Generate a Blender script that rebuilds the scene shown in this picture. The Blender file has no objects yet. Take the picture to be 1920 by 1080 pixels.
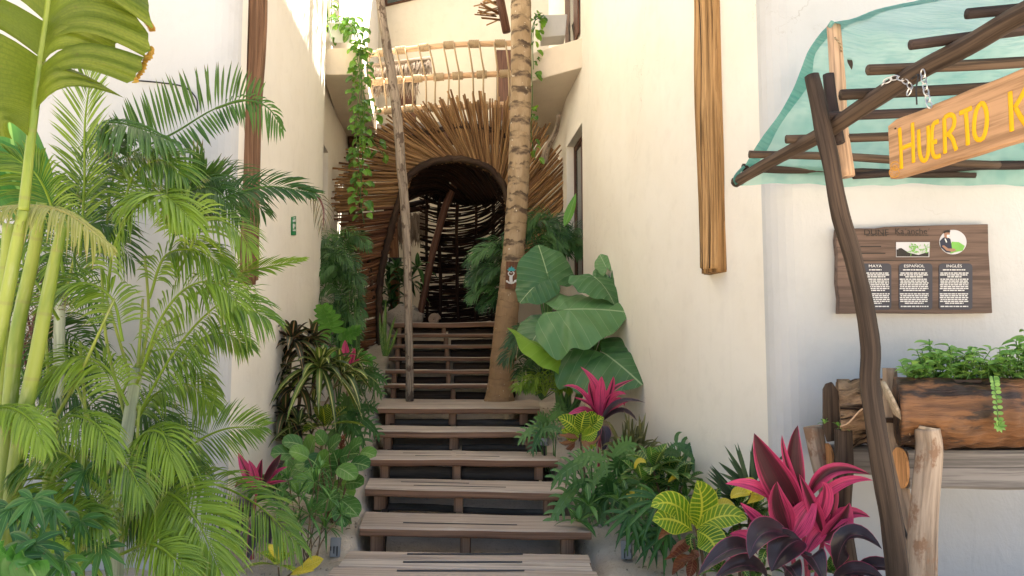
import bpy, math, random
from mathutils import Vector as V, Matrix, noise
R = random.Random(11)
S = bpy.context.scene
COL = S.collection
rad = math.radians
F = 1387.0; EYE = 1.45
PIT = math.atan(115 / F); CP, SP = math.cos(PIT), math.sin(PIT)
CAM = V((0, 0, EYE)); UP = V((0, 0, 1)); GR = V((0, 0, -1))

def ray(px, py):
    u = (px - 960) / F; v = (540 - py) / F
    return V((u, CP - v * SP, SP + v * CP))
def P(px, py, Y):
    d = ray(px, py); return CAM + d * (Y / d.y)
def PZ(px, py, z):
    d = ray(px, py); return CAM + d * ((z - EYE) / d.z)
def PL(px, py, p0, n):
    d = ray(px, py); return CAM + d * ((p0 - CAM).dot(n) / d.dot(n))
def M(px, Y): return px * Y / F            # length of px pixels at distance Y

# ---------------------------------------------------------------- objects
def thing(name, label, cat, loc=(0, 0, 0), group=None):
    o = bpy.data.objects.new(name, None); COL.objects.link(o)
    o.location = loc; o.empty_display_size = .1
    return tag(o, label, cat, group)
def tag(o, label, cat, group=None):
    o['label'] = label; o['category'] = cat
    if group: o['group'] = group
    return o
def origin_of(o):
    v = V((0, 0, 0))
    while o is not None:
        v += V(o.location); o = o.parent
    return v

class MB:
    def __init__(s): s.v = []; s.f = []; s.t = []; s.a = []
    def add(s, vs, fs, ts, var=0.5):
        b = len(s.v); s.v += vs; s.t += ts
        s.a += [var] * len(vs)
        s.f += [tuple(i + b for i in f) for f in fs]
    def build(s, name, mat, parent=None, smooth=True, bevel=0, loc=None, label=None):
        me = bpy.data.meshes.new(name)
        o = bpy.data.objects.new(name, me)
        if parent is not None:
            o.parent = parent; off = origin_of(parent)
        elif loc is not None:
            off = V(loc); o.location = off
        else: off = V((0, 0, 0))
        me.from_pydata([tuple(V(p) - off) for p in s.v], [], s.f)
        tc = me.attributes.new('tc', 'FLOAT_VECTOR', 'POINT')
        tc.data.foreach_set('vector', [c for t in s.t for c in t])
        va = me.attributes.new('var', 'FLOAT', 'POINT')
        va.data.foreach_set('value', s.a)
        me.materials.append(mat)
        if smooth: me.polygons.foreach_set('use_smooth', [True] * len(me.polygons))
        me.update(); COL.objects.link(o)
        if bevel:
            m = o.modifiers.new('bevel', 'BEVEL'); m.width = bevel; m.segments = 2; m.limit_method = 'ANGLE'
        if label: o['label'] = label
        return o

def rnd(a, b): return R.uniform(a, b)
def lerp(a, b, t): return a + (b - a) * t

def spline(pts, n):
    """Catmull-Rom through the points, n samples"""
    pts = [V(p) for p in pts]
    if len(pts) == 2: return [pts[0].lerp(pts[1], i / (n - 1)) for i in range(n)]
    ex = [pts[0] * 2 - pts[1]] + pts + [pts[-1] * 2 - pts[-2]]
    out = []; k = len(pts) - 1
    for i in range(n):
        x = i / (n - 1) * k; j = min(int(x), k - 1); t = x - j
        a, b, c, d = ex[j:j + 4]
        out.append(.5 * ((2 * b) + (c - a) * t + (2 * a - 5 * b + 4 * c - d) * t * t + (3 * b - a - 3 * c + d) * t ** 3))
    return out

def tube(mb, path, r, n=8, var=None, rough=0, cap=True, squash=None, freq=6, ring=None, af=1.3):
    path = [V(p) for p in path]; m = len(path)
    rr = [r] * m if not isinstance(r, (list, tuple)) else [lerp(r[int(i / (m - 1) * (len(r) - 1))], r[min(len(r) - 1, int(i / (m - 1) * (len(r) - 1)) + 1)], (i / (m - 1) * (len(r) - 1)) % 1) for i in range(m)]
    if var is None: var = R.random()
    T = [(path[min(i + 1, m - 1)] - path[max(i - 1, 0)]).normalized() for i in range(m)]
    a = T[0].orthogonal().normalized(); vs = []; ts = []; fs = []; L = 0
    sd = R.random() * 50
    for i in range(m):
        if i: L += (path[i] - path[i - 1]).length
        a = (a - T[i] * a.dot(T[i])).normalized(); b = T[i].cross(a)
        q = rr[i] * (ring(L) if ring else 1)
        for k in range(n):
            th = 2 * math.pi * k / n
            d = a * math.cos(th) + b * math.sin(th)
            rk = q
            if rough: rk *= 1 + rough * noise.noise(V((math.cos(th) * af + sd, math.sin(th) * af, L * freq)))
            o = d * rk
            if squash: o -= squash[0] * (o.dot(squash[0]) * (1 - squash[1]))
            vs.append(path[i] + o); ts.append((math.cos(th) * q, math.sin(th) * q, L))
    for i in range(m - 1):
        for k in range(n):
            k2 = (k + 1) % n
            fs.append((i * n + k, i * n + k2, (i + 1) * n + k2, (i + 1) * n + k))
    if cap:
        e = rr[0] * .25 if cap == 'round' else 0
        vs.append(path[0] - T[0] * e); ts.append((0, 0, 0)); c0 = len(vs) - 1
        e = rr[-1] * .25 if cap == 'round' else 0
        vs.append(path[-1] + T[-1] * e); ts.append((0, 0, L)); c1 = len(vs) - 1
        for k in range(n):
            k2 = (k + 1) % n
            fs.append((c0, k2, k)); fs.append((c1, (m - 1) * n + k, (m - 1) * n + k2))
    mb.add(vs, fs, ts, var)

def hexa(mb, lo, hi, var=.5):
    """lo, hi: four points each (same winding); closed solid between them"""
    vs = [V(p) for p in lo] + [V(p) for p in hi]
    e = [(vs[1] - vs[0]), (vs[3] - vs[0]), (vs[4] - vs[0])]
    ax = sorted(range(3), key=lambda i: e[i].length)
    dirs = [e[i].normalized() for i in ax]
    ts = [tuple((v - vs[0]).dot(d) for d in dirs) for v in vs]
    mb.add(vs, [(3, 2, 1, 0), (4, 5, 6, 7), (0, 1, 5, 4), (1, 2, 6, 5), (2, 3, 7, 6), (3, 0, 4, 7)], ts, var)
def box(mb, c, sx, sy, sz, rz=0, var=.5, mat=None):
    c = V(c); ca, sa = math.cos(rz), math.sin(rz)
    def q(x, y, z):
        p = V((x * ca - y * sa, x * sa + y * ca, z))
        return c + (mat @ V((x, y, z)) if mat else p)
    xs = [(-sx / 2, -sy / 2), (sx / 2, -sy / 2), (sx / 2, sy / 2), (-sx / 2, sy / 2)]
    hexa(mb, [q(x, y, -sz / 2) for x, y in xs], [q(x, y, sz / 2) for x, y in xs], var)
def prism(mb, pts, z0, z1, var=.5):
    n = len(pts); vs = [V((p[0], p[1], z0)) for p in pts] + [V((p[0], p[1], z1)) for p in pts]
    fs = [tuple(range(n - 1, -1, -1)), tuple(range(n, 2 * n))] + [(i, (i + 1) % n, n + (i + 1) % n, n + i) for i in range(n)]
    mb.add(vs, fs, [tuple(v) for v in vs], var)
def plate(mb, pts, nrm, th, var=.5):
    """flat polygon extruded along nrm by th"""
    n = len(pts); nrm = V(nrm)
    vs = [V(p) for p in pts] + [V(p) + nrm * th for p in pts]
    fs = [tuple(range(n - 1, -1, -1)), tuple(range(n, 2 * n))] + [(i, (i + 1) % n, n + (i + 1) % n, n + i) for i in range(n)]
    mb.add(vs, fs, [tuple(v) for v in vs], var)
def plank(mb, fl, fr, br, bl, th, n=16, wob=.012, ch=.008, var=None):
    """a sawn plank: long axis fl->fr, uneven front edge, chamfered"""
    fl, fr, br, bl = V(fl), V(fr), V(br), V(bl); vs = []; ts = []; fs = []
    if var is None: var = R.random()
    sd = R.random() * 99; L = (fr - fl).length; wd = (bl - fl).length
    for i in range(n + 1):
        t = i / n; a = fl.lerp(fr, t); b = bl.lerp(br, t); d = (b - a).normalized()
        a = a - d * wob * (noise.noise(V((t * L * 2.2 + sd, 0, 0))) + .5 * noise.noise(V((t * L * 7 + sd, 3, 0))))
        b = b + d * wob * noise.noise(V((t * L * 2.2 + sd, 7, 0)))
        zt = wob * .35 * noise.noise(V((t * L * 1.5 + sd, 11, 0)))
        w = (b - a).length; tt = th * (1 + .12 * noise.noise(V((t * L * 2 + sd, 20, 0))))
        sec = [(0, -ch), (ch, 0), (w - ch, 0), (w, -ch), (w, -tt + ch), (w - ch, -tt), (ch, -tt), (0, -tt + ch)]
        for x, z in sec:
            vs.append(a + d * x + V((0, 0, z + zt))); ts.append((x, z, t * L))
    for i in range(n):
        for k in range(8):
            k2 = (k + 1) % 8
            fs.append((i * 8 + k, (i + 1) * 8 + k, (i + 1) * 8 + k2, i * 8 + k2))
    fs.append(tuple(range(8))); fs.append(tuple(n * 8 + k for k in range(7, -1, -1)))
    mb.add(vs, fs, ts, var)

# ---------------------------------------------------------------- leaves
def prof(kind, t):
    if kind == 'lance': return max(0, math.sin(math.pi * t ** .8)) ** .85
    if kind == 'strap': return min(1, .45 + t * 3) * max(0, 1 - t ** 3.2) ** .8
    if kind == 'ovate': return max(0, math.sin(math.pi * t ** .62)) ** .75
    if kind == 'obov': return max(0, math.sin(math.pi * t ** 1.15)) ** .8
    if kind == 'round': return math.sqrt(max(0, 1 - (2 * t - 1) ** 2))
    if kind == 'cord': return max(0.06 if t < .9 else 0, math.sin(math.pi * min(1, max(0, (t - .1) / .9)) ** .8) ** .9) + (.12 if t < .25 else 0)
    return 1
def leaf(mb, p0, p1, p2, w, nrm=None, kind='lance', fold=.18, n=8, m=2, var=None, wave=0):
    p0, p1, p2 = V(p0), V(p1), V(p2); c = p1 * 2 - (p0 + p2) * .5
    if var is None: var = R.random()
    if nrm is None: nrm = V((0, -.6, .8))
    vs = []; ts = []; fs = []; k = 2 * m + 1; ph = R.random() * 6
    for i in range(n + 1):
        t = i / n
        p = p0 * (1 - t) ** 2 + c * (2 * t * (1 - t)) + p2 * t * t
        T = ((c - p0) * (1 - t) + (p2 - c) * t)
        if T.length < 1e-6: T = p2 - p0
        T.normalize(); sd = T.cross(nrm)
        if sd.length < 1e-3: sd = T.orthogonal()
        sd.normalize(); N = sd.cross(T)
        h = w * .5 * prof(kind, t)
        for j in range(-m, m + 1):
            a = j / m
            vs.append(p + sd * (a * h) + N * (abs(a) * h * fold * 2 + wave * w * math.sin(t * 17 + ph + (2 if a > 0 else 0)) * abs(a)))
            ts.append((a * .5 + .5, t, var))
    for i in range(n):
        for j in range(k - 1):
            fs.append((i * k + j, i * k + j + 1, (i + 1) * k + j + 1, (i + 1) * k + j))
    mb.add(vs, fs, ts, var)
def leafp(mb, a, b, c, w, Y, dz=0, **k):
    """leaf given by base / middle / tip as seen from the front, at distance Y; dz tip comes nearer"""
    y0 = Y; y1 = Y - dz * .6; y2 = Y - dz
    leaf(mb, P(a[0], a[1], y0), P(b[0], b[1], y1), P(c[0], c[1], y2), M(w, Y), **k)
def rosette(mb, base, n, L, w, e0=80, e1=5, droop=.35, kind='lance', var=(0, 1), fold=.18, m=2, seg=7, stem=0, az0=None, arc=360, wave=0):
    base = V(base); az0 = R.random() * 360 if az0 is None else az0
    for i in range(n):
        t = i / max(1, n - 1); az = rad(az0 + (137.5 * i if arc == 360 else arc * ((i * .618) % 1) - arc / 2))
        el = rad(lerp(e0, e1, t) + rnd(-8, 8)); l = L * rnd(.75, 1.1) * (1 if t > .2 else .8)
        d = V((math.cos(az) * math.cos(el), math.sin(az) * math.cos(el), math.sin(el)))
        b = base + d * stem * l; ww = w * rnd(.8, 1.1)
        dr = droop * (.4 + t)
        nr = V((-math.cos(az) * math.sin(el), -math.sin(az) * math.sin(el), math.cos(el))) + V((rnd(-.2, .2), rnd(-.2, .2), .1))
        leaf(mb, b, b + d * l * .52 + GR * l * dr * .2, b + d * l * .95 + GR * l * dr, ww, nr, kind, fold, seg, m, rnd(*var), wave)
        if stem: tube(mb, [base, b], w * .04, 5, .5, cap=False)

def frond(mb, pts, L, n=34, ang=52, droop=.3, up=None, w=.018, t0=.12, lift=.15, sides=(1, 1), var=(.2, .8), rr=.008, tip=.35, seg=4):
    pts = [V(p) for p in pts]; ln = sum((pts[i + 1] - pts[i]).length for i in range(len(pts) - 1))
    path = spline(pts, 24)
    tube(mb, path, [rr, rr * .8, rr * .3], 6, .9, cap=False)
    up = V(up) if up is not None else V((0, -.5, .85))
    v0 = rnd(*var); n = int(n * 1.3); w = w * .74
    for i in range(n):
        t = lerp(t0, 1, i / (n - 1)); x = t * 23; j = min(22, int(x))
        p = path[j].lerp(path[j + 1], x - j); T = (path[j + 1] - path[j]).normalized()
        sd = T.cross(up)
        if sd.length < .05: sd = T.orthogonal()
        sd.normalize(); N = sd.cross(T)
        l = L * (math.sin(math.pi * (.18 + .74 * ((t - t0) / (1 - t0)))) ** .8) * rnd(.9, 1.08)
        for s, k in ((-1, sides[0]), (1, sides[1])):
            if k <= 0: continue
            a = rad(lerp(ang + 12, tip * ang, t ** 1.5) + rnd(-5, 5))
            d = (T * math.cos(a) + sd * s * math.sin(a) + N * (lift + rnd(-.08, .08))).normalized()
            l2 = l * k; dr = droop * rnd(.7, 1.3)
            leaf(mb, p, p + d * l2 * .5 + GR * l2 * dr * .22, p + d * l2 * .94 + GR * l2 * dr, w * rnd(.8, 1.15), N, 'lance', .25, seg, 1, min(1, max(0, v0 + rnd(-.28, .28))))
def frondp(mb, pts, Lpx, Y, **k):
    """frond whose rachis passes through (x, y, dY)"""
    frond(mb, [P(x, y, Y + d) for x, y, d in pts], M(Lpx, Y), **k)
def fan(mb, c, d, nrm, L, n=10, spread=250, w=.03, droop=.25, var=(.2, .8), kind='lance'):
    c = V(c); d = V(d).normalized(); nrm = V(nrm).normalized(); sd = d.cross(nrm).normalized(); nrm = sd.cross(d)
    for i in range(n):
        a = rad(lerp(-spread / 2, spread / 2, i / (n - 1)) + rnd(-4, 4))
        q = d * math.cos(a) + sd * math.sin(a); l = L * rnd(.88, 1.05) * (1 - .25 * abs(a) / math.pi)
        leaf(mb, c, c + q * l * .5 + GR * l * droop * .15, c + q * l + GR * l * droop, w, nrm, kind, .25, 5, 1, rnd(*var))
def lobed(mb, c, d, nrm, L, pairs=6, var=(.2, .8), wide=.1, droop=.3):
    """deeply cut philodendron leaf"""
    c = V(c); d = V(d).normalized(); nrm = V(nrm).normalized()
    sd = d.cross(nrm); sd.normalize(); nrm = sd.cross(d)
    g = lambda t: c + d * L * t + GR * L * droop * t * t
    v = rnd(*var)
    leaf(mb, c, g(.5), g(1), L * .24, nrm, 'lance', .1, 7, 1, v)
    for i in range(pairs):
        t = lerp(.08, .86, i / (pairs - 1)); p = g(t)
        ang = rad(lerp(118, 28, t)); l = L * (.5 - .28 * t) * rnd(.9, 1.1)
        for s in (-1, 1):
            q = d * math.cos(ang) + sd * s * math.sin(ang)
            q2 = d * math.cos(ang * .72) + sd * s * math.sin(ang * .72)
            leaf(mb, p, p + q * l * .5, p + q * l * .6 + q2 * l * .42 + GR * l * droop * .7, L * wide, nrm, 'strap', .12, 5, 1, min(1, max(0, v + rnd(-.08, .08))))
def ear(mb, c, d, nrm, L, wd=.72, droop=.25, cup=.12, var=.5, wav=.03, fold=.0):
    """big heart-shaped leaf; c = where the stalk meets it, d = towards the tip"""
    c = V(c); d = V(d).normalized(); nrm = V(nrm).normalized(); sd = d.cross(nrm).normalized(); nrm = sd.cross(d)
    rings, na = 7, 48; vs = [c]; ts = [(0, 0, var)]; fs = []; ph = R.random() * 6
    def rim(th):
        a = abs(th); s = a / math.pi
        r = lerp(1.0, .66, min(1, s / .42)) if s < .42 else .66 + .06 * math.sin((s - .42) / .42 * math.pi)
        if s < .09: r += .10 * (1 - s / .09)
        if s > .80: r *= 1 - .82 * ((s - .80) / .20) ** 1.3
        return r
    for k in range(1, rings + 1):
        q = k / rings
        for i in range(na):
            th = -math.pi + 2 * math.pi * (i + .5) / na; r = rim(th) * q
            x, y = r * math.cos(th), r * math.sin(th) * wd / .66
            h = -droop * (max(0, x) ** 2) - droop * .5 * max(0, -x) ** 2 + cup * abs(y) - (cup + .28) * y * y + wav * q * q * math.sin(th * 9 + ph) + wav * .8 * q * math.sin(th * 4 + ph * 2)
            h += fold * abs(y)
            vs.append(c + (d * x + sd * y + nrm * h) * L); ts.append((x, y, var))
    for i in range(na - 1): fs.append((0, 1 + i, 2 + i))
    for k in range(rings - 1):
        for i in range(na - 1):
            a = 1 + k * na + i; fs.append((a, a + na, a + na + 1, a + 1))
    mb.add(vs, fs, ts, var)
# ---------------------------------------------------------------- materials
class NT:
    def __init__(s, name):
        s.m = bpy.data.materials.new(name); s.m.use_nodes = True
        s.n = s.m.node_tree.nodes; s.l = s.m.node_tree.links; s.n.clear()
        s.out = s.n.new('ShaderNodeOutputMaterial')
    def node(s, typ, **kw):
        o = s.n.new(typ)
        for k, v in kw.items(): setattr(o, k, v)
        return o
    def set(s, inp, v):
        if hasattr(v, 'is_linked') or isinstance(v, bpy.types.NodeSocket): s.l.new(v, inp)
        elif isinstance(v, (tuple, list)) and len(v) == 3 and inp.type == 'RGBA': inp.default_value = (*v, 1)
        else: inp.default_value = v
    def m_(s, op, a, b=0.0, c=None, clamp=False):
        o = s.node('ShaderNodeMath', operation=op, use_clamp=clamp)
        s.set(o.inputs[0], a); s.set(o.inputs[1], b)
        if c is not None: s.set(o.inputs[2], c)
        return o.outputs[0]
    def mix(s, f, a, b, typ='MIX'):
        o = s.node('ShaderNodeMix', data_type='RGBA', blend_type=typ)
        s.set(o.inputs[0], f); s.set(o.inputs[6], a); s.set(o.inputs[7], b)
        return o.outputs[2]
    def ramp(s, f, a, b):
        o = s.node('ShaderNodeMapRange', interpolation_type='SMOOTHSTEP')
        s.set(o.inputs[0], f); o.inputs[1].default_value = a; o.inputs[2].default_value = b
        return o.outputs[0]
    def attr(s, n): return s.node('ShaderNodeAttribute', attribute_name=n)
    def tcv(s, scale=(1, 1, 1), key='tc', shift=True):
        if key == 'tc': src = s.attr('tc').outputs['Vector']
        else: src = s.node('ShaderNodeTexCoord').outputs['Object']
        mp = s.node('ShaderNodeMapping'); s.l.new(src, mp.inputs[0]); mp.inputs[3].default_value = scale
        v = mp.outputs[0]
        if shift and key == 'tc':
            va = s.attr('var').outputs['Fac']; k = s.m_('MULTIPLY', va, 37.0)
            cb = s.node('ShaderNodeCombineXYZ'); s.l.new(k, cb.inputs[0]); s.l.new(k, cb.inputs[2])
            ad = s.node('ShaderNodeVectorMath', operation='ADD'); s.l.new(v, ad.inputs[0]); s.l.new(cb.outputs[0], ad.inputs[1]); v = ad.outputs[0]
        return v
    def noise(s, vec, scale=1.0, det=4.0, rough=.55, dist=0.0):
        o = s.node('ShaderNodeTexNoise'); s.l.new(vec, o.inputs['Vector'])
        o.inputs['Scale'].default_value = scale; o.inputs['Detail'].default_value = det
        o.inputs['Roughness'].default_value = rough; o.inputs['Distortion'].default_value = dist
        return o.outputs['Fac']
    def bump(s, h, st=.3, dist=.01):
        o = s.node('ShaderNodeBump'); s.set(o.inputs['Height'], h); o.inputs['Strength'].default_value = st; o.inputs['Distance'].default_value = dist
        return o.outputs[0]
    def pbr(s, col, rough=.6, spec=.3, nrm=None, metal=0.0):
        o = s.node('ShaderNodeBsdfPrincipled'); s.set(o.inputs['Base Color'], col); s.set(o.inputs['Roughness'], rough)
        o.inputs['Specular IOR Level'].default_value = spec; o.inputs['Metallic'].default_value = metal
        if nrm is not None: s.l.new(nrm, o.inputs['Normal'])
        return o.outputs[0]
    def done(s, sh): s.l.new(sh, s.out.inputs[0]); return s.m

def flat(name, col, rough=.6, spec=.3, metal=0.0, var=.12):
    t = NT(name); n = t.noise(t.tcv((1, 1, 1), 'obj'), 14, 4)
    c = t.mix(t.m_('MULTIPLY', n, var * 2), col, tuple(x * .55 for x in col))
    return t.done(t.pbr(c, rough, spec, None, metal))

def wood(name, c1, c2, c3, ac=60.0, al=2.5, crack=.5, rough=.75, bump=.5, bd=.006, blotch=None, spec=.2, side=None, bsc=(9, 9, 6), bt=(.52, .62), crk=(.62, .72)):
    """grain runs along tc.z; c3 = cracks"""
    t = NT(name); va = t.attr('var').outputs['Fac']
    g = t.noise(t.tcv((ac, ac, al)), 1, 5, .65, .15)
    big = t.noise(t.tcv((ac * .12, ac * .12, al * .6)), 1, 3)
    c = t.mix(t.ramp(t.m_('ADD', t.m_('MULTIPLY', va, .45), t.m_('MULTIPLY', big, .7)), .3, .85), c1, c2)
    c = t.mix(t.m_('MULTIPLY', t.ramp(g, .40, .64), .7), c, tuple(x * .42 for x in c1))
    k = t.ramp(t.noise(t.tcv((ac * .5, ac * .5, al * .35)), 1, 4, .65, .6), *crk)
    c = t.mix(t.m_('MULTIPLY', k, crack), c, c3)
    if side:
        ge = t.node('ShaderNodeNewGeometry'); sz = t.node('ShaderNodeSeparateXYZ'); t.l.new(ge.outputs['True Normal'], sz.inputs[0])
        c2_ = t.mix(t.ramp(big, .3, .7), *side); c2_ = t.mix(t.m_('MULTIPLY', t.ramp(g, .40, .64), .6), c2_, tuple(x * .35 for x in side[0]))
        sd_n = t.ramp(t.noise(t.tcv((5, 5, 2.2)), 1, 5, .65), .56, .68); c = t.mix(t.m_('MULTIPLY', sd_n, .5), c, (.58, .50, .41)); c = t.mix(t.ramp(sz.outputs[2], .35, .75), c2_, c)
    if blotch:
        b = t.ramp(t.noise(t.tcv(bsc), 1, 5, .65), *bt)
        c = t.mix(b, c, blotch)
    h = t.m_('SUBTRACT', g, t.m_('MULTIPLY', k, .9))
    return t.done(t.pbr(c, rough, spec, t.bump(h, bump, bd)))

def plaster(name, col, warm):
    t = NT(name); v = t.tcv((1, 1, 1), 'obj')
    n1 = t.noise(v, .9, 5, .6); n2 = t.noise(t.tcv((6, 6, .5), 'obj'), 1, 4); n3 = t.noise(v, 55, 3)
    n4 = t.noise(v, 6, 4)
    c = t.mix(t.ramp(n1, .35, .7), col, warm)
    c = t.mix(t.m_('MULTIPLY', t.ramp(n2, .55, .8), .16), c, tuple(x * .78 for x in warm))
    c = t.mix(t.m_('MULTIPLY', t.ramp(n4, .5, .72), .12), c, tuple(x * .70 for x in warm))
    vo = t.node('ShaderNodeTexVoronoi', feature='DISTANCE_TO_EDGE'); vo.inputs['Scale'].default_value = 1.3
    wv = t.node('ShaderNodeVectorMath', operation='ADD'); t.l.new(v, wv.inputs[0]); cb = t.node('ShaderNodeCombineXYZ'); t.l.new(n4, cb.inputs[0]); t.l.new(n1, cb.inputs[2]); t.l.new(cb.outputs[0], wv.inputs[1]); t.l.new(wv.outputs[0], vo.inputs['Vector'])
    crk = t.m_('MULTIPLY', t.m_('SUBTRACT', 1.0, t.ramp(vo.outputs['Distance'], .0, .005)), t.ramp(n1, .56, .64))
    c = t.mix(t.m_('MULTIPLY', crk, .35), c, (.25, .21, .16))
    n5 = t.noise(t.tcv((9, 9, 3.5), 'obj'), 1, 5, .6, 1.2)
    h = t.m_('ADD', t.m_('ADD', t.m_('MULTIPLY', n3, .3), n4), t.m_('MULTIPLY', n5, .9))
    return t.done(t.pbr(c, .88, .15, t.bump(h, .4, .014)))

def leafmat(name, c1, c2, vein=None, vw=.05, lat=0, slant=1.2, latw=.25, edge=None, ew=.08, rough=.42, tr=.3, tipc=None, streak=None, trc=None, spec=.4, latmix=.8):
    t = NT(name); tc = t.attr('tc').outputs['Vector']
    sp_ = t.node('ShaderNodeSeparateXYZ'); t.l.new(tc, sp_.inputs[0]); u, v, _ = sp_.outputs
    va = t.attr('var').outputs['Fac']
    nz = t.noise(t.tcv((1, 1, 1), 'obj'), 9, 4)
    c = t.mix(t.ramp(t.m_('ADD', va, t.m_('MULTIPLY', t.m_('SUBTRACT', nz, .5), .7)), 0, 1), c1, c2)
    a = t.m_('ABSOLUTE', t.m_('SUBTRACT', t.m_('MULTIPLY', u, 2.0), 1.0))
    bmp = None
    sp2 = t.ramp(t.noise(t.tcv((1, 1, 1), 'obj'), 34, 4, .6), .66, .72)
    fine = t.noise(t.tcv((38, 2.5, 0)), 1, 3)
    c = t.mix(t.m_('MULTIPLY', t.ramp(fine, .42, .66), .35), c, tuple(x * .5 for x in c1))
    c = t.mix(t.m_('MULTIPLY', sp2, .55), c, (.16, .095, .035))
    if streak:
        st = t.noise(t.tcv((26, 1.2, 0)), 1, 3)
        msk = t.ramp(t.m_('ADD', t.m_('SUBTRACT', t.m_('MULTIPLY', st, .9), a), t.m_('SUBTRACT', .55, va)), -.15, .25)
        c = t.mix(msk, c, streak); c = t.mix(t.m_('MULTIPLY', t.ramp(fine, .5, .66), .45), c, tuple(x * .35 for x in c1))
    if tipc: c = t.mix(t.ramp(t.m_('ADD', v, t.m_('MULTIPLY', nz, .25)), .98, 1.12), c, tipc)
    if edge: c = t.mix(t.ramp(a, 1 - ew - .05, 1 - ew + .04), c, edge)
    if lat and vein:
        ph = t.m_('FRACT', t.m_('SUBTRACT', t.m_('MULTIPLY', v, float(lat)), t.m_('MULTIPLY', a, slant)))
        tri = t.m_('ABSOLUTE', t.m_('SUBTRACT', ph, .5))
        lw = t.ramp(tri, .5 - latw, .5 - latw * .45)
        keep = t.ramp(t.m_('ADD', nz, t.m_('MULTIPLY', va, .5)), .25, .55)
        c = t.mix(t.m_('MULTIPLY', t.m_('MULTIPLY', lw, keep), latmix), c, vein); bmp = t.m_('MULTIPLY', lw, -1.0)
    if vein: c = t.mix(t.m_('SUBTRACT', 1.0, t.ramp(a, vw * .6, vw * 1.6)), c, vein)
    b = t.pbr(c, rough, spec, t.bump(bmp, .25, .004) if bmp else None)
    tl = t.node('ShaderNodeBsdfTranslucent')
    t.l.new(t.mix(.6, c, trc) if trc else c, tl.inputs[0])
    mx = t.node('ShaderNodeMixShader'); mx.inputs[0].default_value = tr
    t.l.new(b, mx.inputs[1]); t.l.new(tl.outputs[0], mx.inputs[2])
    return t.done(mx.outputs[0])

def earmat(name, c1, c2, vein, tr=.25):
    t = NT(name); tc = t.attr('tc').outputs['Vector']
    s_ = t.node('ShaderNodeSeparateXYZ'); t.l.new(tc, s_.inputs[0]); x, y, _ = s_.outputs
    va = t.attr('var').outputs['Fac']; nz = t.noise(t.tcv((1, 1, 1), 'obj'), 7, 4)
    c = t.mix(t.ramp(t.m_('ADD', va, t.m_('MULTIPLY', t.m_('SUBTRACT', nz, .5), .5)), 0, 1), c1, c2)
    ay = t.m_('ABSOLUTE', y)
    ph = t.m_('FRACT', t.m_('SUBTRACT', t.m_('MULTIPLY', x, 4.2), t.m_('MULTIPLY', ay, 2.2)))
    tri = t.m_('ABSOLUTE', t.m_('SUBTRACT', ph, .5))
    lv = t.ramp(tri, .46, .497)
    mid = t.m_('SUBTRACT', 1.0, t.ramp(ay, .008, .022))
    c = t.mix(t.m_('MULTIPLY', lv, .30), c, vein); c = t.mix(t.m_('MULTIPLY', mid, .85), c, vein)
    h = t.m_('MULTIPLY', t.m_('ADD', tri, t.m_('MULTIPLY', nz, .3)), -1.0)
    b = t.pbr(c, .42, .45, t.bump(h, .5, .02))
    tl = t.node('ShaderNodeBsdfTranslucent'); t.l.new(c, tl.inputs[0])
    mx = t.node('ShaderNodeMixShader'); mx.inputs[0].default_value = tr
    t.l.new(b, mx.inputs[1]); t.l.new(tl.outputs[0], mx.inputs[2])
    return t.done(mx.outputs[0])

m_cream = plaster('cream_plaster', (.805, .765, .68), (.765, .715, .62))
m_white = plaster('toned_white_plaster', (.54, .545, .545), (.50, .505, .50))  # white toned darker to offset the strong sky light on the front walls
m_far = plaster('far_plaster', (.60, .54, .44), (.56, .50, .40))
m_box = plaster('ledge_plaster', (.66, .57, .46), (.60, .52, .42))
m_pot = plaster('pot_cement', (.55, .54, .52), (.48, .47, .46))
m_tread = wood('weathered_tread', (.48, .375, .295), (.62, .52, .43), (.11, .075, .06), 45, .9, .8, .62, .6, .004, side=((.20, .105, .065), (.33, .195, .125)))
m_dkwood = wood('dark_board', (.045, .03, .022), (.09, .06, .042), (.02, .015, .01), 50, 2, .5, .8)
m_stick = wood('arch_stick', (.19, .095, .042), (.43, .255, .115), (.05, .025, .015), 120, 3, .6, .6, .5, .003)
m_stickr = wood('arch_stick_red', (.11, .045, .024), (.27, .125, .06), (.03, .015, .01), 120, 3, .6, .6, .5, .003)
m_lattice = wood('lattice_stick', (.016, .009, .007), (.05, .022, .013), (.006, .004, .003), 110, 3, .6, .7, .4, .003)  # near-black: the tunnel's shade is put into the stick colour
m_rim = wood('rim_branch', (.05, .03, .022), (.09, .055, .035), (.01, .01, .01), 80, 5, .6, .8, .6, .01)
m_pil = wood('pilaster_log', (.36, .19, .07), (.60, .37, .17), (.03, .015, .008), 46, 1.1, 1.0, .75, 1.0, .03, crk=(.55, .64))
m_pil2 = wood('pilaster_log_brown', (.19, .095, .05), (.36, .21, .125), (.03, .015, .01), 46, 1.1, 1.0, .75, 1.0, .03, crk=(.55, .64))
m_pole = wood('canopy_pole', (.038, .027, .021), (.135, .092, .064), (.012, .009, .008), 60, 1.6, .7, .7, .6, .006)
m_poled = wood('dark_pole', (.035, .025, .023), (.085, .058, .05), (.02, .015, .015), 60, 1.6, .7, .65, .6, .006)
m_polet = wood('tan_pole', (.48, .30, .19), (.62, .44, .30), (.16, .09, .05), 50, 1.4, .6, .7, .5, .006)
m_log = wood('trough_log', (.12, .050, .020), (.25, .115, .045), (.018, .010, .007), 20, 2.6, .9, .5, 1.0, .02, blotch=(.032, .018, .012), bsc=(7, 7, 2.6), bt=(.46, .55), spec=.35)
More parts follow.
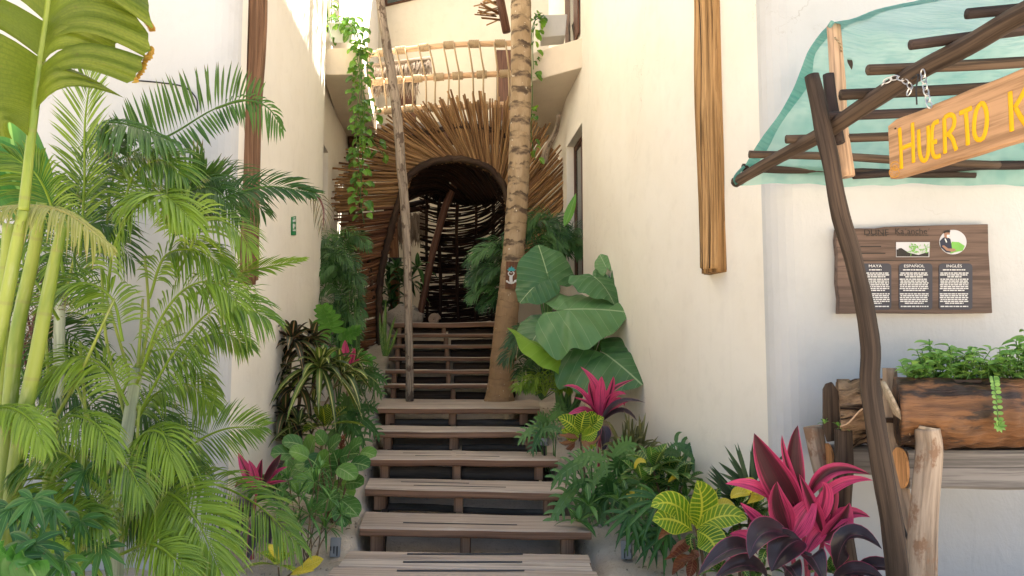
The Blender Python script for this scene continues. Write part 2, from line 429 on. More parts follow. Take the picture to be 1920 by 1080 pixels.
m_logr = wood('rotten_log', (.28, .165, .09), (.46, .31, .19), (.025, .014, .009), 26, 9, 1.0, .9, 1.0, .05, crk=(.52, .60))
m_grey = wood('grey_timber', (.17, .155, .145), (.34, .315, .29), (.03, .025, .022), 30, 1.0, .9, .8, .6, .006)
m_bark = wood('pale_bark_post', (.33, .235, .16), (.50, .395, .30), (.09, .05, .03), 26, 1.3, .95, .8, 1.0, .012, blotch=(.27, .165, .105))
m_cut = wood('fresh_cut', (.60, .27, .10), (.70, .36, .15), (.40, .16, .06), 40, 3, .5, .7, .2, .003)
m_cutp = wood('pale_cut', (.55, .42, .28), (.64, .5, .35), (.30, .18, .1), 40, 6, .5, .7, .2, .003)
m_slim = wood('slim_bark', (.27, .215, .165), (.40, .33, .26), (.05, .035, .025), 40, 3, .8, .85, .8, .01, blotch=(.11, .08, .06), bsc=(12, 12, 7), bt=(.53, .6))
m_sign = wood('sign_board', (.46, .26, .135), (.58, .36, .21), (.30, .15, .07), 34, 1.6, .6, .5, .25, .002)
m_info = wood('info_board', (.12, .078, .06), (.20, .135, .105), (.06, .035, .03), 30, 1.4, .7, .45, .25, .003)
m_frame = wood('window_wood', (.10, .045, .028), (.15, .07, .045), (.03, .015, .01), 60, 2, .4, .5, .3, .003)
m_rail = wood('peeled_rail', (.62, .40, .24), (.72, .50, .33), (.36, .2, .11), 60, 2, .4, .55, .3, .004)
m_thatch = wood('thatch', (.20, .15, .11), (.33, .26, .2), (.06, .045, .035), 90, 1.2, .7, .9, .7, .01)

def rope():
    t = NT('rope'); v = t.tcv((1, 1, 1))
    w = t.node('ShaderNodeTexWave', bands_direction='DIAGONAL'); t.l.new(v, w.inputs[0]); w.inputs['Scale'].default_value = 28; w.inputs['Distortion'].default_value = 2
    c = t.mix(w.outputs['Fac'], (.25, .175, .105), (.46, .36, .24))
    return t.done(t.pbr(c, .9, .1, t.bump(w.outputs['Fac'], .6, .006)))
m_rope = rope()

def palm_bark():
    t = NT('palm_bark'); tc = t.attr('tc').outputs['Vector']
    s_ = t.node('ShaderNodeSeparateXYZ'); t.l.new(tc, s_.inputs[0])
    n1 = t.noise(t.tcv((7, 7, 3)), 1, 4); n2 = t.noise(t.tcv((5, 5, 13)), 1, 5, .6); n3 = t.noise(t.tcv((60, 60, 9)), 1, 4)
    z = t.m_('ADD', s_.outputs[2], t.m_('MULTIPLY', n1, .22))
    ph = t.m_('FRACT', t.m_('MULTIPLY', z, 5.2))
    band = t.m_('MULTIPLY', t.ramp(ph, .42, .60), t.m_('SUBTRACT', 1.0, t.ramp(ph, .93, 1.0)))
    up = t.ramp(s_.outputs[2], .9, 2.0)
    dark = t.m_('MULTIPLY', t.m_('MULTIPLY', band, t.ramp(n2, .40, .60)), t.m_('ADD', .25, t.m_('MULTIPLY', up, .75)))
    c = t.mix(t.ramp(n1, .3, .7), (.27, .19, .11), (.39, .29, .185))
    c = t.mix(t.m_('SUBTRACT', 1.0, up), c, (.31, .20, .11))
    c = t.mix(t.m_('MULTIPLY', t.ramp(n3, .5, .75), .4), c, (.2, .13, .075))
    c = t.mix(dark, c, (.085, .058, .04))
    c = t.mix(t.ramp(t.noise(t.tcv((30, 30, 22)), 1, 3), .69, .72), c, (.72, .66, .55))
    h = t.m_('ADD', t.m_('MULTIPLY', band, -.6), t.m_('MULTIPLY', n3, .4))
    return t.done(t.pbr(c, .8, .2, t.bump(h, .7, .012)))
m_palm = palm_bark()

def sand():
    t = NT('sand'); v = t.tcv((1, 1, 1), 'obj')
    a = t.noise(v, 2.2, 5, .6); b = t.noise(v, 26, 5, .65); d = t.noise(v, 120, 3)
    c = t.mix(t.ramp(a, .3, .7), (.60, .52, .42), (.48, .40, .31))
    c = t.mix(t.m_('MULTIPLY', t.ramp(b, .55, .75), .55), c, (.27, .205, .15))
    c = t.mix(t.m_('MULTIPLY', t.ramp(d, .68, .74), .7), c, (.62, .55, .45))
    h = t.m_('ADD', b, t.m_('MULTIPLY', d, .35))
    return t.done(t.pbr(c, .92, .1, t.bump(h, .9, .03)))
m_sand = sand()
def stone():
    t = NT('stone'); v = t.tcv((1, 1, 1), 'obj'); a = t.noise(v, 5, 5); b = t.noise(v, 40, 4)
    c = t.mix(a, (.28, .235, .18), (.46, .40, .32)); c = t.mix(t.m_('MULTIPLY', t.ramp(b, .55, .7), .6), c, (.09, .07, .055))
    return t.done(t.pbr(c, .9, .15, t.bump(b, .8, .02)))
m_stone = stone()
m_slab = wood('riser_log', (.085, .07, .06), (.16, .135, .115), (.05, .04, .035), 18, 1.5, .7, .85, .6, .01)  # log colour darkened to paint in the shade of the stair gaps

def net():
    t = NT('shade_net'); v = t.tcv((1, 1, 1))
    n = t.noise(t.tcv((2.5, 9, 1)), 1, 4); w = t.noise(t.tcv((6, 160, 1)), 1, 2)
    c = t.mix(t.ramp(n, .3, .7), (.26, .56, .49), (.41, .69, .61))
    c = t.mix(t.m_('MULTIPLY', t.ramp(w, .40, .70), .55), c, (.13, .43, .39))
    va = t.attr('var').outputs['Fac']; c = t.mix(va, c, (.035, .27, .25))
    bp_ = t.bump(t.m_('ADD', t.noise(t.tcv((3, 14, 1)), 1, 4, .6, .8), t.m_('MULTIPLY', w, .4)), .9, .03)
    d = t.node('ShaderNodeBsdfDiffuse'); t.l.new(c, d.inputs[0]); t.l.new(bp_, d.inputs['Normal'])
    tl = t.node('ShaderNodeBsdfTranslucent'); t.l.new(c, tl.inputs[0]); t.l.new(bp_, tl.inputs['Normal'])
    m1 = t.node('ShaderNodeMixShader'); m1.inputs[0].default_value = .62; t.l.new(d.outputs[0], m1.inputs[1]); t.l.new(tl.outputs[0], m1.inputs[2])
    tp = t.node('ShaderNodeBsdfTransparent')
    m2 = t.node('ShaderNodeMixShader'); t.l.new(t.m_('SUBTRACT', .30, t.m_('MULTIPLY', va, .25)), m2.inputs[0]); t.l.new(m1.outputs[0], m2.inputs[1]); t.l.new(tp.outputs[0], m2.inputs[2])
    return t.done(m2.outputs[0])
m_net = net()
def glass():
    t = NT('dark_glass'); n = t.noise(t.tcv((1, 1, 1), 'obj'), 3, 2)
    return t.done(t.pbr(t.mix(n, (.03, .04, .04), (.08, .10, .09)), .06, .6))
m_glass = glass()

Gd = (.022, .075, .018)
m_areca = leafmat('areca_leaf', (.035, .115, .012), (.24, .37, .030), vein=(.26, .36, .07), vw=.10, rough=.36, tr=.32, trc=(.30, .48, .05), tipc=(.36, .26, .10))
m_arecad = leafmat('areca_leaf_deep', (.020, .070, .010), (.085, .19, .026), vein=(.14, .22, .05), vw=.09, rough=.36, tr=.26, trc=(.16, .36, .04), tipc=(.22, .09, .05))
m_arecay = leafmat('areca_leaf_old', (.30, .34, .07), (.50, .47, .16), vein=(.5, .45, .2), vw=.1, tr=.35, tipc=(.40, .26, .12))
m_cane = wood('areca_cane', (.20, .28, .035), (.36, .40, .075), (.14, .18, .04), 14, .5, .4, .4, .15, .003, spec=.4)
def canemat(name, a, b, ring, bloom):
    t = NT(name); tc = t.attr('tc').outputs['Vector']; s_ = t.node('ShaderNodeSeparateXYZ'); t.l.new(tc, s_.inputs[0])
    n = t.noise(t.tcv((10, 10, 2)), 1, 4); n2 = t.noise(t.tcv((30, 30, 5)), 1, 4)
    c = t.mix(t.ramp(n, .35, .65), a, b); c = t.mix(t.m_('MULTIPLY', t.ramp(n2, .55, .7), .45), c, bloom)
    ph = t.m_('ABSOLUTE', t.m_('SUBTRACT', t.m_('FRACT', t.m_('ADD', t.m_('ADD', t.m_('MULTIPLY', s_.outputs[2], 3.3), .3), t.m_('MULTIPLY', n2, .04))), .5))
    c = t.mix(t.m_('MULTIPLY', t.m_('SUBTRACT', 1.0, t.ramp(ph, .01, .04)), .30), c, ring)
    return t.done(t.pbr(c, .42, .4, t.bump(n2, .2, .004)))
m_cane = canemat('areca_cane_ringed', (.12, .20, .022), (.25, .31, .05), (.20, .16, .07), (.33, .37, .18))
m_caneg = wood('areca_cane_grey', (.32, .38, .25), (.42, .47, .36), (.25, .27, .15), 14, .7, .4, .55, .15, .003)
m_banana = leafmat('banana_leaf', (.080, .130, .012), (.165, .215, .022), vein=(.075, .13, .012), vw=.003, lat=2.2, slant=.0, latw=.22, latmix=.6, rough=.45, tr=.36, trc=(.28, .36, .03), spec=.3)
m_banedge = leafmat('banana_edge', (.40, .22, .04), (.5, .33, .06), rough=.6, tr=.3)
m_dpalm = leafmat('parlor_palm', (.018, .068, .018), (.075, .185, .042), vein=(.09, .18, .06), vw=.08, rough=.38, tr=.2)
m_fan = leafmat('lady_palm', (.020, .085, .016), (.075, .21, .035), vein=(.12, .25, .06), vw=.07, rough=.35, tr=.25)
m_xan = leafmat('cut_philodendron', (.045, .14, .034), (.16, .31, .085), vein=(.18, .30, .12), vw=.07, rough=.4, tr=.22)
m_mon = leafmat('split_leaf', (.05, .19, .03), (.14, .37, .05), vein=(.22, .42, .1), vw=.05, rough=.35, tr=.28)
m_round = leafmat('round_leaf', (.045, .15, .025), (.17, .35, .05), vein=(.32, .44, .16), vw=.04, lat=5, slant=1.6, latw=.07, rough=.45, tr=.28, latmix=.5)
m_crot = leafmat('croton_bright', (.030, .14, .012), (.20, .38, .02), vein=(.66, .68, .07), vw=.07, lat=11, slant=1.7, latw=.17, edge=(.55, .60, .07), ew=.05, rough=.35, tr=.25, latmix=.95)
m_crotd = leafmat('croton_deep', (.022, .10, .018), (.08, .23, .028), vein=(.50, .56, .14), vw=.06, lat=9, slant=1.4, latw=.10, rough=.33, tr=.2, latmix=.8)
m_croty = leafmat('croton_yellow', (.58, .46, .03), (.75, .60, .05), vein=(.8, .66, .12), vw=.06, lat=10, slant=1.5, latw=.12, rough=.4, tr=.3)
m_croto = leafmat('croton_old', (.17, .035, .022), (.42, .20, .09), vein=(.35, .18, .08), vw=.05, lat=8, slant=1.4, latw=.12, rough=.45, tr=.25)
m_cord = leafmat('cordyline_pink', (.42, .028, .095), (.78, .085, .235), edge=(.66, .07, .20), ew=.06, rough=.48, tr=.3, streak=(.070, .016, .022))
m_cordd = leafmat('cordyline_dusk', (.040, .028, .032), (.085, .055, .060), edge=(.42, .07, .14), ew=.05, vein=(.16, .07, .09), vw=.03, rough=.28, tr=.18)
m_strip = leafmat('striped_leaf', (.020, .03, .014), (.06, .085, .025), vein=(.47, .27, .13), vw=.12, edge=(.11, .035, .028), ew=.1, rough=.35, tr=.2)
m_stripg = leafmat('striped_leaf_green', (.05, .10, .02), (.17, .26, .04), vein=(.55, .52, .20), vw=.16, edge=(.05, .055, .02), ew=.2, rough=.35, tr=.25)
m_olive = leafmat('olive_blade', (.13, .135, .045), (.30, .28, .11), rough=.5, tr=.25, tipc=(.3, .2, .12))
m_narrow = leafmat('narrow_leaf', (.045, .155, .030), (.17, .36, .07), vein=(.2, .38, .12), vw=.08, rough=.4, tr=.25)
m_yucca = leafmat('yucca_blade', (.03, .075, .035), (.09, .155, .07), rough=.45, tr=.15)
m_mint = leafmat('herb_leaf', (.13, .31, .05), (.33, .56, .13), vein=(.3, .5, .16), vw=.06, rough=.45, tr=.3)
m_pothos = leafmat('pothos_leaf', (.03, .13, .02), (.16, .36, .04), vein=(.25, .42, .1), vw=.05, rough=.35, tr=.32, trc=(.4, .55, .05))
m_ear = earmat('elephant_ear', (.036, .125, .038), (.115, .255, .085), (.38, .50, .28))
m_earl = earmat('elephant_ear_young', (.17, .36, .035), (.27, .47, .05), (.40, .58, .16), .4)
m_stalk = wood('green_stalk', (.07, .17, .05), (.15, .28, .08), (.05, .1, .03), 20, 1, .3, .4, .1, .002)
m_stem = wood('brown_stem', (.16, .11, .065), (.26, .19, .12), (.05, .03, .02), 30, 6, .5, .8, .5, .004)
m_pinkstem = flat('pink_stem', (.35, .06, .10), .5)
m_black = flat('black_plastic', (.02, .02, .022), .5)
m_greyp = flat('grey_plastic', (.22, .23, .24), .5)
m_steel = flat('galvanised_steel', (.62, .62, .62), .3, .5, .9)
m_yellow = flat('yellow_paint', (.85, .46, .008), .55, .3, 0, .28)
m_orange = flat('orange_paint', (.62, .30, .05), .6)
m_ink = flat('black_ink', (.03, .025, .022), .6)
m_panel = flat('slate_panel', (.055, .055, .07), .5)
m_print = flat('white_print', (.72, .72, .72), .6)
m_strip_ = flat('grip_tape', (.06, .06, .062), .9)
m_teal = flat('teal_paint', (.05, .33, .36), .6)
m_green = flat('green_enamel', (.02, .25, .09), .4)
m_skin = flat('printed_skin', (.34, .19, .13), .6)
m_navy = flat('printed_navy', (.03, .035, .06), .6)
m_psky = flat('printed_grey', (.56, .56, .60), .6)
m_pgreen = flat('printed_green', (.20, .50, .10), .6, var=.4)
m_soil = flat('soil', (.06, .04, .03), .95)
m_shell = flat('painted_shell', (.34, .24, .17), .5, var=.5)
# ---------------------------------------------------------------- ground
HP = [(-99, 0), (5.0, 0), (5.35, .04), (5.95, .18), (6.5, .34), (7.2, .51), (7.9, .67), (9.3, .80), (9.6, .92), (10.2, 1.22), (11.0, 1.62), (11.5, 1.80), (99, 1.82)]
def hy(y):
    for (a, p), (b, q) in zip(HP, HP[1:]):
        if y <= b: return lerp(p, q, (y - a) / (b - a))
    return HP[-1][1]
def sl(y): return -1.09 - .125 * (y - 5.3)
def sr(y): return .57 - .125 * (y - 5.3)
def hg(x, y):
    z = hy(y) if (-4.5 < x < 3) else hy(y) * max(0, 1 - .5 * max(0, abs(x + .7) - 3.7))
    if y > 4.95:
        e = min(x - sl(y), sr(y) - x)            # >0 under the stairs
        k = min(1, max(0, e / .16 + .25)); z -= k * .34 * min(1, (y - 4.95) / .3)
        z += (1 - k) * (.05 * noise.noise(V((x * 2.3, y * 2.3, 0))) + .022 * noise.noise(V((x * 9, y * 9, 4)))) + .02 * (1 - k)
    if y <= 5.3: z += .008 * noise.noise(V((x * 5, y * 5, 1))) - (.03 if y < 5.3 else 0)
    return z
def G(px, py):
    """where the view ray meets the ground"""
    d = ray(px, py); t = 2.0
    while t < 30:
        p = CAM + d * t
        if p.z < hg(p.x, p.y): return p
        t += .01
    return CAM + d * 8
xs = [-300, -120, -50, -20, -9, -6] + [-4.5 + .06 * i for i in range(126)] + [4, 6, 9, 20, 50, 120, 300]
ys = [-300, -120, -50, -20, -8, -3, 0, 2, 3.5, 4.2] + [4.6 + .06 * i for i in range(122)] + [12.4, 14, 18, 26, 50, 120, 300]
g = MB(); vs = []
for y in ys:
    for x in xs: vs.append(V((x, y, hg(x, y))))
nx = len(xs)
g.add(vs, [(j * nx + i, j * nx + i + 1, (j + 1) * nx + i + 1, (j + 1) * nx + i) for j in range(len(ys) - 1) for i in range(nx - 1)], [tuple(v) for v in vs])
gr = g.build('ground', m_sand); gr['kind'] = 'structure'

# ---------------------------------------------------------------- plaster buildings
def wall_strip(mb, pts, z0, z1, openings={}, inward=None):
    """vertical wall along the plan points; openings {segment: (za, zb, depth)} leave a recessed hole with reveals"""
    for i in range(len(pts) - 1):
        a, b = V((*pts[i], 0)), V((*pts[i + 1], 0))
        def quad(p, q, r, s):
            vs = [p, q, r, s]; mb.add(vs, [(0, 1, 2, 3)], [tuple(v) for v in vs])
        z = lambda p, h: V((p.x, p.y, h))
        if i in openings:
            za, zb, dep = openings[i]
            d = (b - a).normalized(); nin = V((-d.y, d.x, 0)) * dep * inward
            quad(z(a, z0), z(b, z0), z(b, za), z(a, za)); quad(z(a, zb), z(b, zb), z(b, z1), z(a, z1))
            quad(z(a, za), z(b, za), z(b, za) + nin, z(a, za) + nin); quad(z(a, zb) + nin, z(b, zb) + nin, z(b, zb), z(a, zb))
            quad(z(a, za), z(a, za) + nin, z(a, zb) + nin, z(a, zb)); quad(z(b, za) + nin, z(b, za), z(b, zb), z(b, zb) + nin)
        else:
            n = 1 if (b - a).length < .3 else 2
            quad(z(a, z0), z(b, z0), z(b, z1), z(a, z1))
def window_in(parent, a, b, za, zb, dep, inward, mull=1, fw=.07):
    a, b = V((*a, 0)), V((*b, 0)); d = (b - a).normalized(); nin = V((-d.y, d.x, 0)) * inward
    L = (b - a).length; o = a + nin * dep * .62
    def bar(s0, s1, h0, h1, th, dd=0):
        mb = MB(); q = lambda s, k, h: o + d * s + nin * (k + dd) + V((0, 0, h))
        hexa(mb, [q(s0, 0, h0), q(s1, 0, h0), q(s1, th, h0), q(s0, th, h0)], [q(s0, 0, h1), q(s1, 0, h1), q(s1, th, h1), q(s0, th, h1)])
        return mb
    fr = MB()
    for args in ((0.004, fw, za + .004, zb - .004), (L - fw, L - .004, za + .004, zb - .004), (fw, L - fw, za + .004, za + fw), (fw, L - fw, zb - fw, zb - .004)):
        m = bar(*args, .05); fr.add(m.v, m.f, m.t)
    for k in range(1, mull + 1):
        s = L * k / (mull + 1); m = bar(s - .03, s + .03, za + fw, zb - fw, .045); fr.add(m.v, m.f, m.t)
    f = fr.build('window', m_frame, parent, smooth=False, bevel=.005)
    bar(fw * .6, L - fw * .6, za + fw * .6, zb - fw * .6, .006, .02).build('pane', m_glass, f, smooth=False)

RW = [(1.78, 4.5)] + [(1.78 - .18 * math.sin(a), 4.68 - .18 * math.cos(a)) for a in [rad(k) for k in (15, 30, 45, 60, 75, 90)]]
RP = [(1.60, 4.68), (1.40, 5.6), (1.18, 6.8), (.98, 8.0), (.865, 8.93), (.755, 10.05), (.70, 11.6), (.66, 12.9)]
b1 = thing('plaster_building', 'cream plaster building with a rounded corner on the stair passage, behind the hanging wooden sign', 'building', (3, 9, 0))
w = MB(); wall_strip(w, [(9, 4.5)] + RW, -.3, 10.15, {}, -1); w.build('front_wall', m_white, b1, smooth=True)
w = MB(); wall_strip(w, RP[:5], -.3, 10.15, {}, -1); wall_strip(w, RP[4:], -.3, 10.15, {0: (2.34, 4.24, .16), }, -1)
w.build('passage_wall', m_cream, b1, smooth=True)
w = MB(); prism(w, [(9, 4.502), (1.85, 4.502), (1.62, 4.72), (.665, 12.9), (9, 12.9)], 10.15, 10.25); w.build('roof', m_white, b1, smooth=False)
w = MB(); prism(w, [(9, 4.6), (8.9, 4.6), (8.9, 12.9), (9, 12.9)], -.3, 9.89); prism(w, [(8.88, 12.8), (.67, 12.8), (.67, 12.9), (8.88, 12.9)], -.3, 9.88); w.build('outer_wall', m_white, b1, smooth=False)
window_in(b1, RP[4], RP[5], 2.34, 4.24, .16, -1, 1)
# balcony ledge and its french window
w = MB(); prism(w, [(.90, 8.88), (.26, 9.38), (.20, 12.2), (.72, 12.2)], 4.93, 5.31); w.build('balcony_ledge', m_box, b1, smooth=False, bevel=.012)
w = MB(); prism(w, [(.845, 8.97), (.822, 8.97), (.80, 9.30), (.823, 9.30)], 5.4, 7.6); prism(w, [(.80, 9.62), (.777, 9.62), (.74, 10.0), (.763, 10.0)], 5.4, 7.6); w.build('balcony_door_frame', m_frame, b1, smooth=False)
w = MB(); prism(w, [(.82, 9.29), (.806, 9.29), (.78, 9.63), (.794, 9.63)], 5.4, 7.6); w.build('balcony_door_pane', m_glass, b1, smooth=False)

LF = [(-2.12, 5.0)] + [(-2.12 + .17 * math.sin(a), 5.17 - .17 * math.cos(a)) for a in [rad(k) for k in (15, 30, 45, 60, 75, 90)]]
LPW = [(-1.95, 5.17), (-1.985, 5.6), (-2.06, 6.4), (-2.18, 7.6), (-2.32, 8.9), (-2.40, 9.25)]
LP2 = [(-2.46, 9.32), (-2.50, 9.42), (-2.58, 10.2), (-2.66, 11.2), (-2.80, 13), (-3.0, 20)]
b2 = thing('plaster_building', 'cream plaster building with curved wall behind the tall palms, log set into its corner', 'building', (-4, 9, 0))
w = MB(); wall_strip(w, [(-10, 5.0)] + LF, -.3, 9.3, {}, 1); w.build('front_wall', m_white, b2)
w = MB(); wall_strip(w, LPW, -.3, 9.3, {}, 1); w.build('passage_wall', m_cream, b2)
w = MB(); wall_strip(w, [LPW[-1]] + LP2[:2], -.3, 9.3, {}, 1); wall_strip(w, LP2[1:3], -.3, 9.3, {0: (2.75, 4.2, .14)}, 1); wall_strip(w, LP2[2:], -.3, 9.3, {}, 1); w.build('rear_wall', m_cream, b2)
window_in(b2, LP2[1], LP2[2], 2.75, 4.2, .14, 1, 0)
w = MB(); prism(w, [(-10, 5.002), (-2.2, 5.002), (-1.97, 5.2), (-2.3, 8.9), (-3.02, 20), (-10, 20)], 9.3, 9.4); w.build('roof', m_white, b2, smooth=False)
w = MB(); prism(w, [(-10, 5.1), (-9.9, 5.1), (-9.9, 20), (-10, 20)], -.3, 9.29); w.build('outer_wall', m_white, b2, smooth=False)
w = MB(); prism(w, [(-2.42, 9.2), (-1.95, 9.2), (-2.28, 12.4), (-2.84, 12.4)], 4.95, 5.30); w.build('balcony_ledge', m_box, b2, smooth=False, bevel=.012)
for k, (ya, yb) in enumerate(((9.36, 9.46), (9.86, 9.96))):
    w = MB(); prism(w, [(-2.47, ya), (-2.38, ya), (-2.40, yb), (-2.49, yb)], 5.31, 7.6); w.build('balcony_column', m_cream, b2, smooth=False)
w = MB(); prism(w, [(-2.46, 9.5), (-2.44, 9.5), (-2.47, 9.82), (-2.49, 9.82)], 5.35, 7.6); w.build('balcony_door_pane', m_glass, b2, smooth=False)
# low stub wall at the far end of the passage wall
w = MB(); prism(w, [(-2.44, 9.27), (-2.30, 9.27), (-2.28, 9.5), (-2.46, 9.5)], .5, 2.22); w.build('stub_wall', m_cream, b2, smooth=False, bevel=.03)
# the logs set in both corners
def pilaster(parent, x, y, r, zb, zt, lab):
    mb = MB(); n = 150
    for k, (dx, dy, q) in enumerate(((0, 0, 1), (.045, -.055, .62), (-.05, -.05, .6), (.055, .06, .6), (-.055, .055, .6))):
        tube(mb, [V((x + dx * (1 + .15 * math.sin(i * .11 + k)) + .006 * math.sin(i * .2), y + dy * (1 + .15 * math.sin(i * .09 + k * 2)), lerp(zb + (.012 * k), zt, i / n))) for i in range(n + 1)], r * q, 36, .35 + .08 * k, rough=.22, freq=1.1, af=3.4)
    return mb.build('log_pilaster', lab, parent)
pilaster(b1, 1.487, 5.27, .122, 1.99, 9.2, m_pil)
pilaster(b2, -2.025, 5.43, .118, 1.93, 9.2, m_pil2)

b3 = thing('plaster_building', 'pale far building closing the passage, with a long brown window high up', 'building', (-1, 15, 0))
A, B_ = V((-6.2, 16.6, 0)), V((3.4, 13.1, 0)); dd = (B_ - A).normalized(); nn = V((dd.y, -dd.x, 0))
w = MB(); hexa(w, [A, B_, B_ - nn * .4, A - nn * .4], [p + V((0, 0, 9.9)) for p in (A, B_, B_ - nn * .4, A - nn * .4)]); w.build('wall', m_far, b3, smooth=False)
def onwall(px, py, off=.0): return PL(px, py, A + nn * off, nn)
def wallbar(name, mat, q, off, th, parent, bevel=0):
    mb = MB(); pts = [onwall(x, y, off) for x, y in q]; plate(mb, pts, nn, th); return mb.build(name, mat, parent, smooth=False, bevel=bevel)
fr = wallbar('window', m_frame, [(662, 27), (836, -14), (836, -120), (662, -120)], .01, .05, b3)
wallbar('pane', m_glass, [(668, 21), (722, 8), (722, -116), (668, -116)], .066, .01, fr); wallbar('pane', m_glass, [(727, 7), (832, -17), (832, -116), (727, -116)], .066, .01, fr)
# dark doorway glimpsed behind the railing
wallbar('doorway', m_frame, [(748, 242), (780, 242), (780, 150), (748, 150)], .01, .04, b3)
wallbar('doorway', m_frame, [(932, 242), (962, 242), (962, 95), (932, 95)], .01, .04, b3)

# ---------------------------------------------------------------- boardwalk and stairs
bw = thing('boardwalk', 'pale weathered wooden boardwalk with black grip strips, on the sand before the lowest step', 'boardwalk', (-.3, 4.5, 0))
yy = [(657, 1034, 1104, 1040), (650, 1056, 1116, 1061)]
F0 = PZ(660, 1033, .055); F1 = PZ(1102, 1040, .055)
for k in range(4):
    d = .0 + k * .19; a = F0 + V((-.02 * k + rnd(-.02, .02), -d, 0)); b = F1 + V((rnd(-.01, .03), -d, 0))
    mb = MB(); plank(mb, a + V((0, -.18, 0)), b + V((0, -.18, 0)), b, a, .05, 16, .004, .005); pl = mb.build('plank', m_tread, bw, smooth=False)
    mb = MB(); xa, xb = lerp(a.x, b.x, .25), lerp(a.x, b.x, .73); yc = a.y - .09
    hexa(mb, [V((xa, yc - .011, .058)), V((xb, yc - .011, .058)), V((xb, yc + .011, .058)), V((xa, yc + .011, .058))], [V((xa, yc - .011, .0615)), V((xb, yc - .011, .0615)), V((xb, yc + .011, .0615)), V((xa, yc + .011, .0615))]); mb.build('grip_strip', m_strip_, pl, smooth=False)

st = thing('wooden_staircase', 'open wooden staircase of thick weathered planks rising between the planted beds', 'staircase', (-.3, 7, 0))
TR = [  # z, front-left, front-right, back-right, back-left (seen points), thickness
    (.165, (674, 989), (1109, 997), (1076, 968), (686, 959), .062),
    (.330, (684, 915), (1070, 924), (1054, 903), (694, 896), .066),
    (.495, (694, 860), (1046, 862), (1032, 848), (702, 843), .066),
    (.660, (702, 808), (1026, 809), (1020, 801), (706, 797), .066),
    (.825, (708, 765), (1012, 765), (1008, 750), (712, 747), .062)]
treads = []
for z, a, b, c, d, th in TR:
    mb = MB(); q = [PZ(*a, z), PZ(*b, z), PZ(*c, z), PZ(*d, z)]
    plank(mb, *q, th, 22, .016, .009); o = mb.build('tread', m_tread, st, smooth=False); treads.append((o, q, z))
UP_ = [(1.005, 9.52, 721, 1000), (1.18, 9.83, 724, 978), (1.345, 10.14, 730, 968), (1.515, 10.45, 731, 962), (1.675, 10.74, 734, 955)]
for z, Y, xl, xr in UP_:
    mb = MB(); a = V((M(xl - 960, Y), Y, z)); b = V((M(xr - 960, Y), Y - .03, z))
    plank(mb, a, b, b + V((-.03, .26, 0)), a + V((-.03, .26, 0)), .052, 20, .014, .007); o = mb.build('tread', m_tread, st, smooth=False); treads.append((o, [a, b, b + V((-.03, .26, 0)), a + V((-.03, .26, 0))], z))
z = 1.84; mb = MB(); a = V((M(735 - 960, 11.02), 11.02, z)); b = V((M(945 - 960, 11.02), 10.98, z + .02))
plank(mb, a, b, b + V((-.35, 2.6, .02)), a + V((-.35, 2.6, 0)), .075, 20, .03, .01); o = mb.build('tread', m_tread, st, smooth=False); treads.append((o, [a, b, b, a], z))
for o, q, z in treads[:3]:               # black grip strips let into the lower treads
    for (u0, u1, v) in ((.17, .52, .64), (.24, .70, .34)) if o is not treads[0][0] else ((.19, .70, .32),):
        f0, f1 = q[0].lerp(q[1], u0), q[0].lerp(q[1], u1); c0, c1 = q[3].lerp(q[2], u0), q[3].lerp(q[2], u1)
        a, b = f0.lerp(c0, v), f1.lerp(c1, v); h = V((0, .006, 0)); e = V((0, 0, .004)); e2 = V((0, 0, .001))
        mb = MB(); hexa(mb, [a - h + e2, b - h + e2, b + h + e2, a + h + e2], [a - h + e, b - h + e, b + h + e, a + h + e]); mb.build('grip_strip', m_strip_, o, smooth=False)
# posts under the treads, end boards and dark boards at the back of each gap
for i, (o, q, z) in enumerate(treads):
    zt = z - .058; zb = (treads[i - 1][2] if i else 0) - (.02 if i else .06)
    fx = (.07, .46, .90) if i < 5 else (.06, .46, .93)
    for u in fx:
        p = q[0].lerp(q[1], u) + V((0, .10, 0)); wd = (.085 if i < 5 else .06) * rnd(.85, 1.15)
        mb = MB(); box(mb, (p.x, p.y, (zt + zb) / 2), wd, .09, zt - zb, rnd(-.06, .06)); mb.build('riser_post', m_tread, st, smooth=False, bevel=.006)
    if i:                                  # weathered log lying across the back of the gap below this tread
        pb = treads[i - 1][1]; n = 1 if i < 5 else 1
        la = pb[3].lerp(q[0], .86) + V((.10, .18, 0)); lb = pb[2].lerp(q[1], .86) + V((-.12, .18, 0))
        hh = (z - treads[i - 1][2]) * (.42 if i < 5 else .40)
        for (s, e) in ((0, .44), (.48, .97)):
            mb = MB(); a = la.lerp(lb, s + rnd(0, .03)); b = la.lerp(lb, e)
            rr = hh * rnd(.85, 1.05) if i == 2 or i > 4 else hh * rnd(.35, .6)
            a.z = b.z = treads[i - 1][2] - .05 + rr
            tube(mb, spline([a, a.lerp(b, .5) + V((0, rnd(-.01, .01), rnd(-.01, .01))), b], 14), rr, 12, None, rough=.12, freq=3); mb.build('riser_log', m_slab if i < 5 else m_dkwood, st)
# side runners down both flanks
for sgn, f in ((-1, 0), (1, 1)):
    for (i0, i1) in ((0, 4), (5, 10)):
        q0, q1 = treads[i0][1], treads[i1][1]; a = (q0[0] if f == 0 else q0[1]) + V((-sgn * .13, .22, -.19)); b = (q1[0] if f == 0 else q1[1]) + V((-sgn * .13, .2, -.19))
        mb = MB(); e = V((.025, 0, 0)); h = V((0, 0, .06)); hexa(mb, [a - e - h, a + e - h, b + e - h, b - e - h], [a - e + h, a + e + h, b + e + h, b - e + h]); mb.build('runner', m_dkwood, st, smooth=False)

